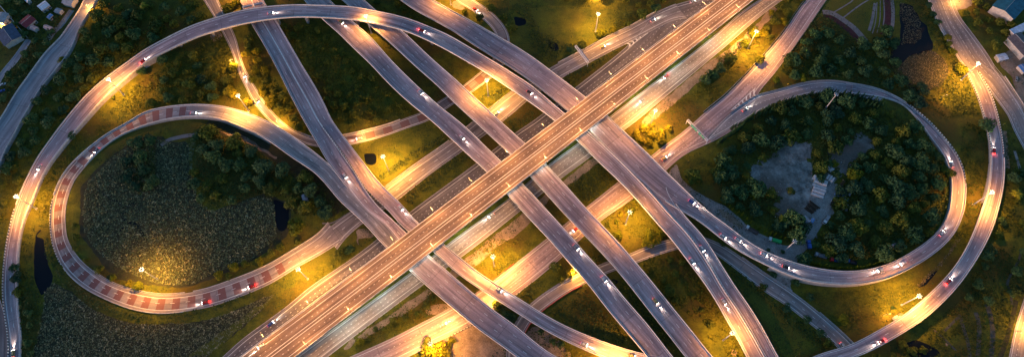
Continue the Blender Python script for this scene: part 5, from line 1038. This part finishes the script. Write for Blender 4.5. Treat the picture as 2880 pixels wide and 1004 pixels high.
house('px 2792 12, 2838 -30, 2890 10, 2850 62', 8, 'roof_teal', 'large shed with a dark teal roof in the top right corner', 'warehouse', gable=2.4, cat='warehouse'); house('px 2850 85, 2885 62, 2895 80, 2842 100', 5, 'roof_white', 'building with a white parapet edge at the right edge', 'building', gable=0, cat='building')
house('px 2842 107, 2890 85, 2900 150, 2872 160', 6, 'roof_brown', 'brown tiled house at the right edge'); house('px 2799 155, 2828 150, 2836 166, 2812 173', 3, 'roof_white', 'small lean-to with a pale metal roof beside the forecourt', 'shed', gable=.5, cat='shed')
house('px 2868 184, 2884 180, 2888 200, 2874 208', 3, 'roof_blue', 'blue canopy at the right edge of the forecourt', 'shed', gable=.4, cat='shed'); house('px 847 550, 862 544, 866 562, 852 566', 3, 'roof_pink', 'tiny hut with a pinkish roof in the left loop wood', 'hut', gable=.6, cat='hut')
house('px 2505 688, 2526 680, 2530 690, 2508 698', 3, 'roof_pink', 'hut with a broken pink roof in the right loop wood', 'hut', gable=.6, cat='hut'); house('px 2515 890, 2524 884, 2530 896, 2520 902', 3, 'roof_grey', 'little grey hut beside the outer ramp on the lit marsh', 'hut', gable=.5, cat='hut')
house('px 2253 613, 2264 606, 2282 620, 2270 630', 3, 'roof_grey', 'grey roofed site hut at the bottom of the works yard', 'hut', gable=.5, cat='hut'); house('px 2278 622, 2285 612, 2292 618, 2286 628', 2.4, 'roof_blue', 'turquoise covered crate beside the site hut', 'shed', gable=.3, cat='shed')
patch('courtyard', 'px -10 96, -10 80, 26 52, 42 70, 36 78, 30 70, 4 92', 'roof_cream', .12, 0)
# boundary wall at the top left
mb = MB(); A, B = T('a1 -20 20'), T('a1 212 292'); d = B - A; mb.box(((A.x + B.x) / 2, (A.y + B.y) / 2, 1.1), (d.length, .35, 2.2), math.atan2(d.y, d.x)); tag(mb.build('boundary_wall', M['parapet']), 'long pale boundary wall beside the navy roofed house', 'wall')
# ------------------------------------------------------------------ works yard: stacks, tarpaulin, lorries, tank
def stack(s, s2, n, wd, label, m='parapet', h=1.0, gap=.35, name='beam_stack', cat='beam stack', vary=.15):
    A, B = T(s), T(s2); d = B - A; L = d.length; e = empty(name, A.lerp(B, .5), math.atan2(d.y, d.x)); tag(e, label, cat); rr = random.Random(len(label))
    for i in range(n):
        y = (i - (n - 1) / 2) * (wd + gap); mb = MB(); l2 = L * (1 - vary * rr.random()); hh = h * (1 + rr.randrange(3) * .6)
        mb.box((rr.uniform(-.4, .4), y, hh / 2), (l2, wd, hh)); mb.box((rr.uniform(-.4, .4), y, hh + .12), (l2 * .9, wd * .6, .22)); mb.build('beam', M[m], e)
stack('b5 762 505', 'b5 865 540', 6, 2.0, 'biggest stack of pale concrete beams in the works yard', 'parapet', 1.0, .5)
stack('b5 882 470', 'b5 905 435', 3, 1.5, 'short stack of concrete beams above the biggest one'); stack('b5 940 650', 'b5 965 610', 4, 1.6, 'row of grey beams right of the yard track', 'girder', .8, 1.0)
stack('b5 1000 690', 'b5 1010 640', 2, 1.5, 'two pale beams lying on grass by the yard track', 'kerb', .6, 1.2); stack('b5 1015 580', 'b5 1050 520', 2, 1.6, 'pair of long pale slabs near the isolated round tree', 'kerb', .6, 1.6); stack('b5 905 660', 'b5 925 600', 2, 1.0, 'dark narrow beams beside the yard track', 'bark', .8, .5)
stack('b5 715 640', 'b5 795 700', 7, .7, 'pile of dark brown timber sleepers in the yard', 'bark', .8, .5, 'timber_pile', 'timber pile', .3); stack('b5 955 530', 'b5 1000 470', 2, .7, 'rusty brown pipes along the upper yard track', 'bark', .7, .4, 'pipe_stack', 'pipes')
stack('b5 768 455', 'b5 780 432', 1, 2.0, 'single pale block left of the dark shrub', 'parapet', 1.2, name='concrete_block', cat='concrete block'); stack('b5 875 390', 'b5 905 370', 2, 2.2, 'two pale slabs at the top of the yard track', 'kerb', .8, name='concrete_slab', cat='slabs')
mb = MB(); q = wpoly('b5 930 560, 945 540, 985 555, 1040 600, 1035 622, 980 590', 1.2); mb.face(q if (q[1] - q[0]).cross(q[2] - q[0]).z > 0 else q[::-1])
for i in range(6): a, b = q[i], q[(i + 1) % 6]; mb.face([a, b, (b.x, b.y, 0), (a.x, a.y, 0)])
tag(mb.build('tarpaulin', M['roof_blue']), 'bright blue tarpaulin over a long heap beside the yard track', 'tarpaulin')
def lorry(s, s2, cabc, bedc, label, covered=True, cab=True):
    A, B = T(s), T(s2); d = B - A; L = max(d.length, 6); e = empty('lorry' if cab else 'trailer', A.lerp(B, .5), math.atan2(d.y, d.x)); tag(e, label, 'lorry' if cab else 'trailer')
    x = -L / 2
    if cab:
        mb = MB(); mb.box((x + 1.1, 0, 1.75), (2.1, 2.4, 2.3), top=.92, topy=.95); mb.build('cab', paint('paint_' + cabc, COL[cabc]), e)
        mb = MB(); mb.box((x + .04, 0, 2.2), (.12, 2.1, .8)); mb.build('windscreen', M['glass'], e); x += 2.6
    l2 = L / 2 - x; mb = MB(); c = x + l2 / 2; m = paint('paint_' + bedc, COL[bedc])
    if covered: mb.box((c, 0, 2.0), (l2, 2.45, 1.9), topy=.86)
    else:
        mb.box((c, 0, 1.15), (l2, 2.45, .2))
        for sy in (-1, 1): mb.box((c, sy * 1.18, 1.7), (l2, .1, 1.0))
        for sx in (-1, 1): mb.box((c + sx * (l2 / 2 - .05), 0, 1.7), (.1, 2.26, 1.0))
    mb.build('cargo_bed', m, e); mb = MB(); mb.box((0, 0, .85), (L * .96, 1.0, .3)); mb.build('chassis', M['tyre'], e)
    for xx in ([-L / 2 + 1.3] if cab else []) + [L / 2 - 1.2, L / 2 - 2.5]:
        for sy in (-1, 1): mb = MB(); mb.cyl((xx, sy * .95, .5), (xx, sy * 1.22, .5), .5, .5, 12); mb.build('wheel', M['tyre'], e)
COL['green'] = (.02, .30, .08); COL['brown'] = (.12, .08, .07)
lorry('c5 428 10', 'c5 522 38', 'white', 'green', 'lorry with a white cab and bright green load cover on the yard track'); lorry('b5 258 815', 'b5 352 868', 'white', 'brown', 'lorry with a white cab and long dark open bed', False)
lorry('c5 775 125', 'c5 865 150', 'silver', 'grey', 'open grey tipper parked beside the conifer hedge', False); lorry('c5 890 165', 'c5 970 175', 'red', 'blue', 'lorry with a red cab parked under the trees'); lorry('c5 1010 175', 'c5 1090 195', 'blue', 'black', 'dark lorry at the right end of the parked row', False)
lorry('c5 730 40', 'c5 735 68', 'blue', 'blue', 'small blue tanker at the yard junction'); lorry('b5 845 790', 'b5 880 740', 'white', 'silver', 'white lorry beside the lower yard track')
car2 = make_car('white', lights=False); p = T('c6 375 592'); car2.name = 'parked_car'; car2.location = (p.x + 3, p.y - 2, .1); car2.rotation_euler = (0, 0, 2.2); tag(car2, 'white car parked on the brown pad beside the outer ramp', 'car')
# parked cars at the top left edge
for i, (s, c_, a, lb) in enumerate([('a1 25 640', 'white', .4, 'white car parked at the left edge below the lane'), ('a1 20 690', 'blue', .5, 'blue car parked below the white one at the left edge'), ('a6 1280 600', 'silver', 1.1, 'silver car on the forecourt at the right edge'), ('a6 1150 445', 'blue', .6, 'blue car beside the pale lean-to')]):
    e = make_car(c_, lights=False); e.name = 'parked_car'; p = T(s, .2); e.location = (p.x, p.y, .17); e.rotation_euler = (0, 0, a); tag(e, lb, 'car')
# debris and litter as loose stones
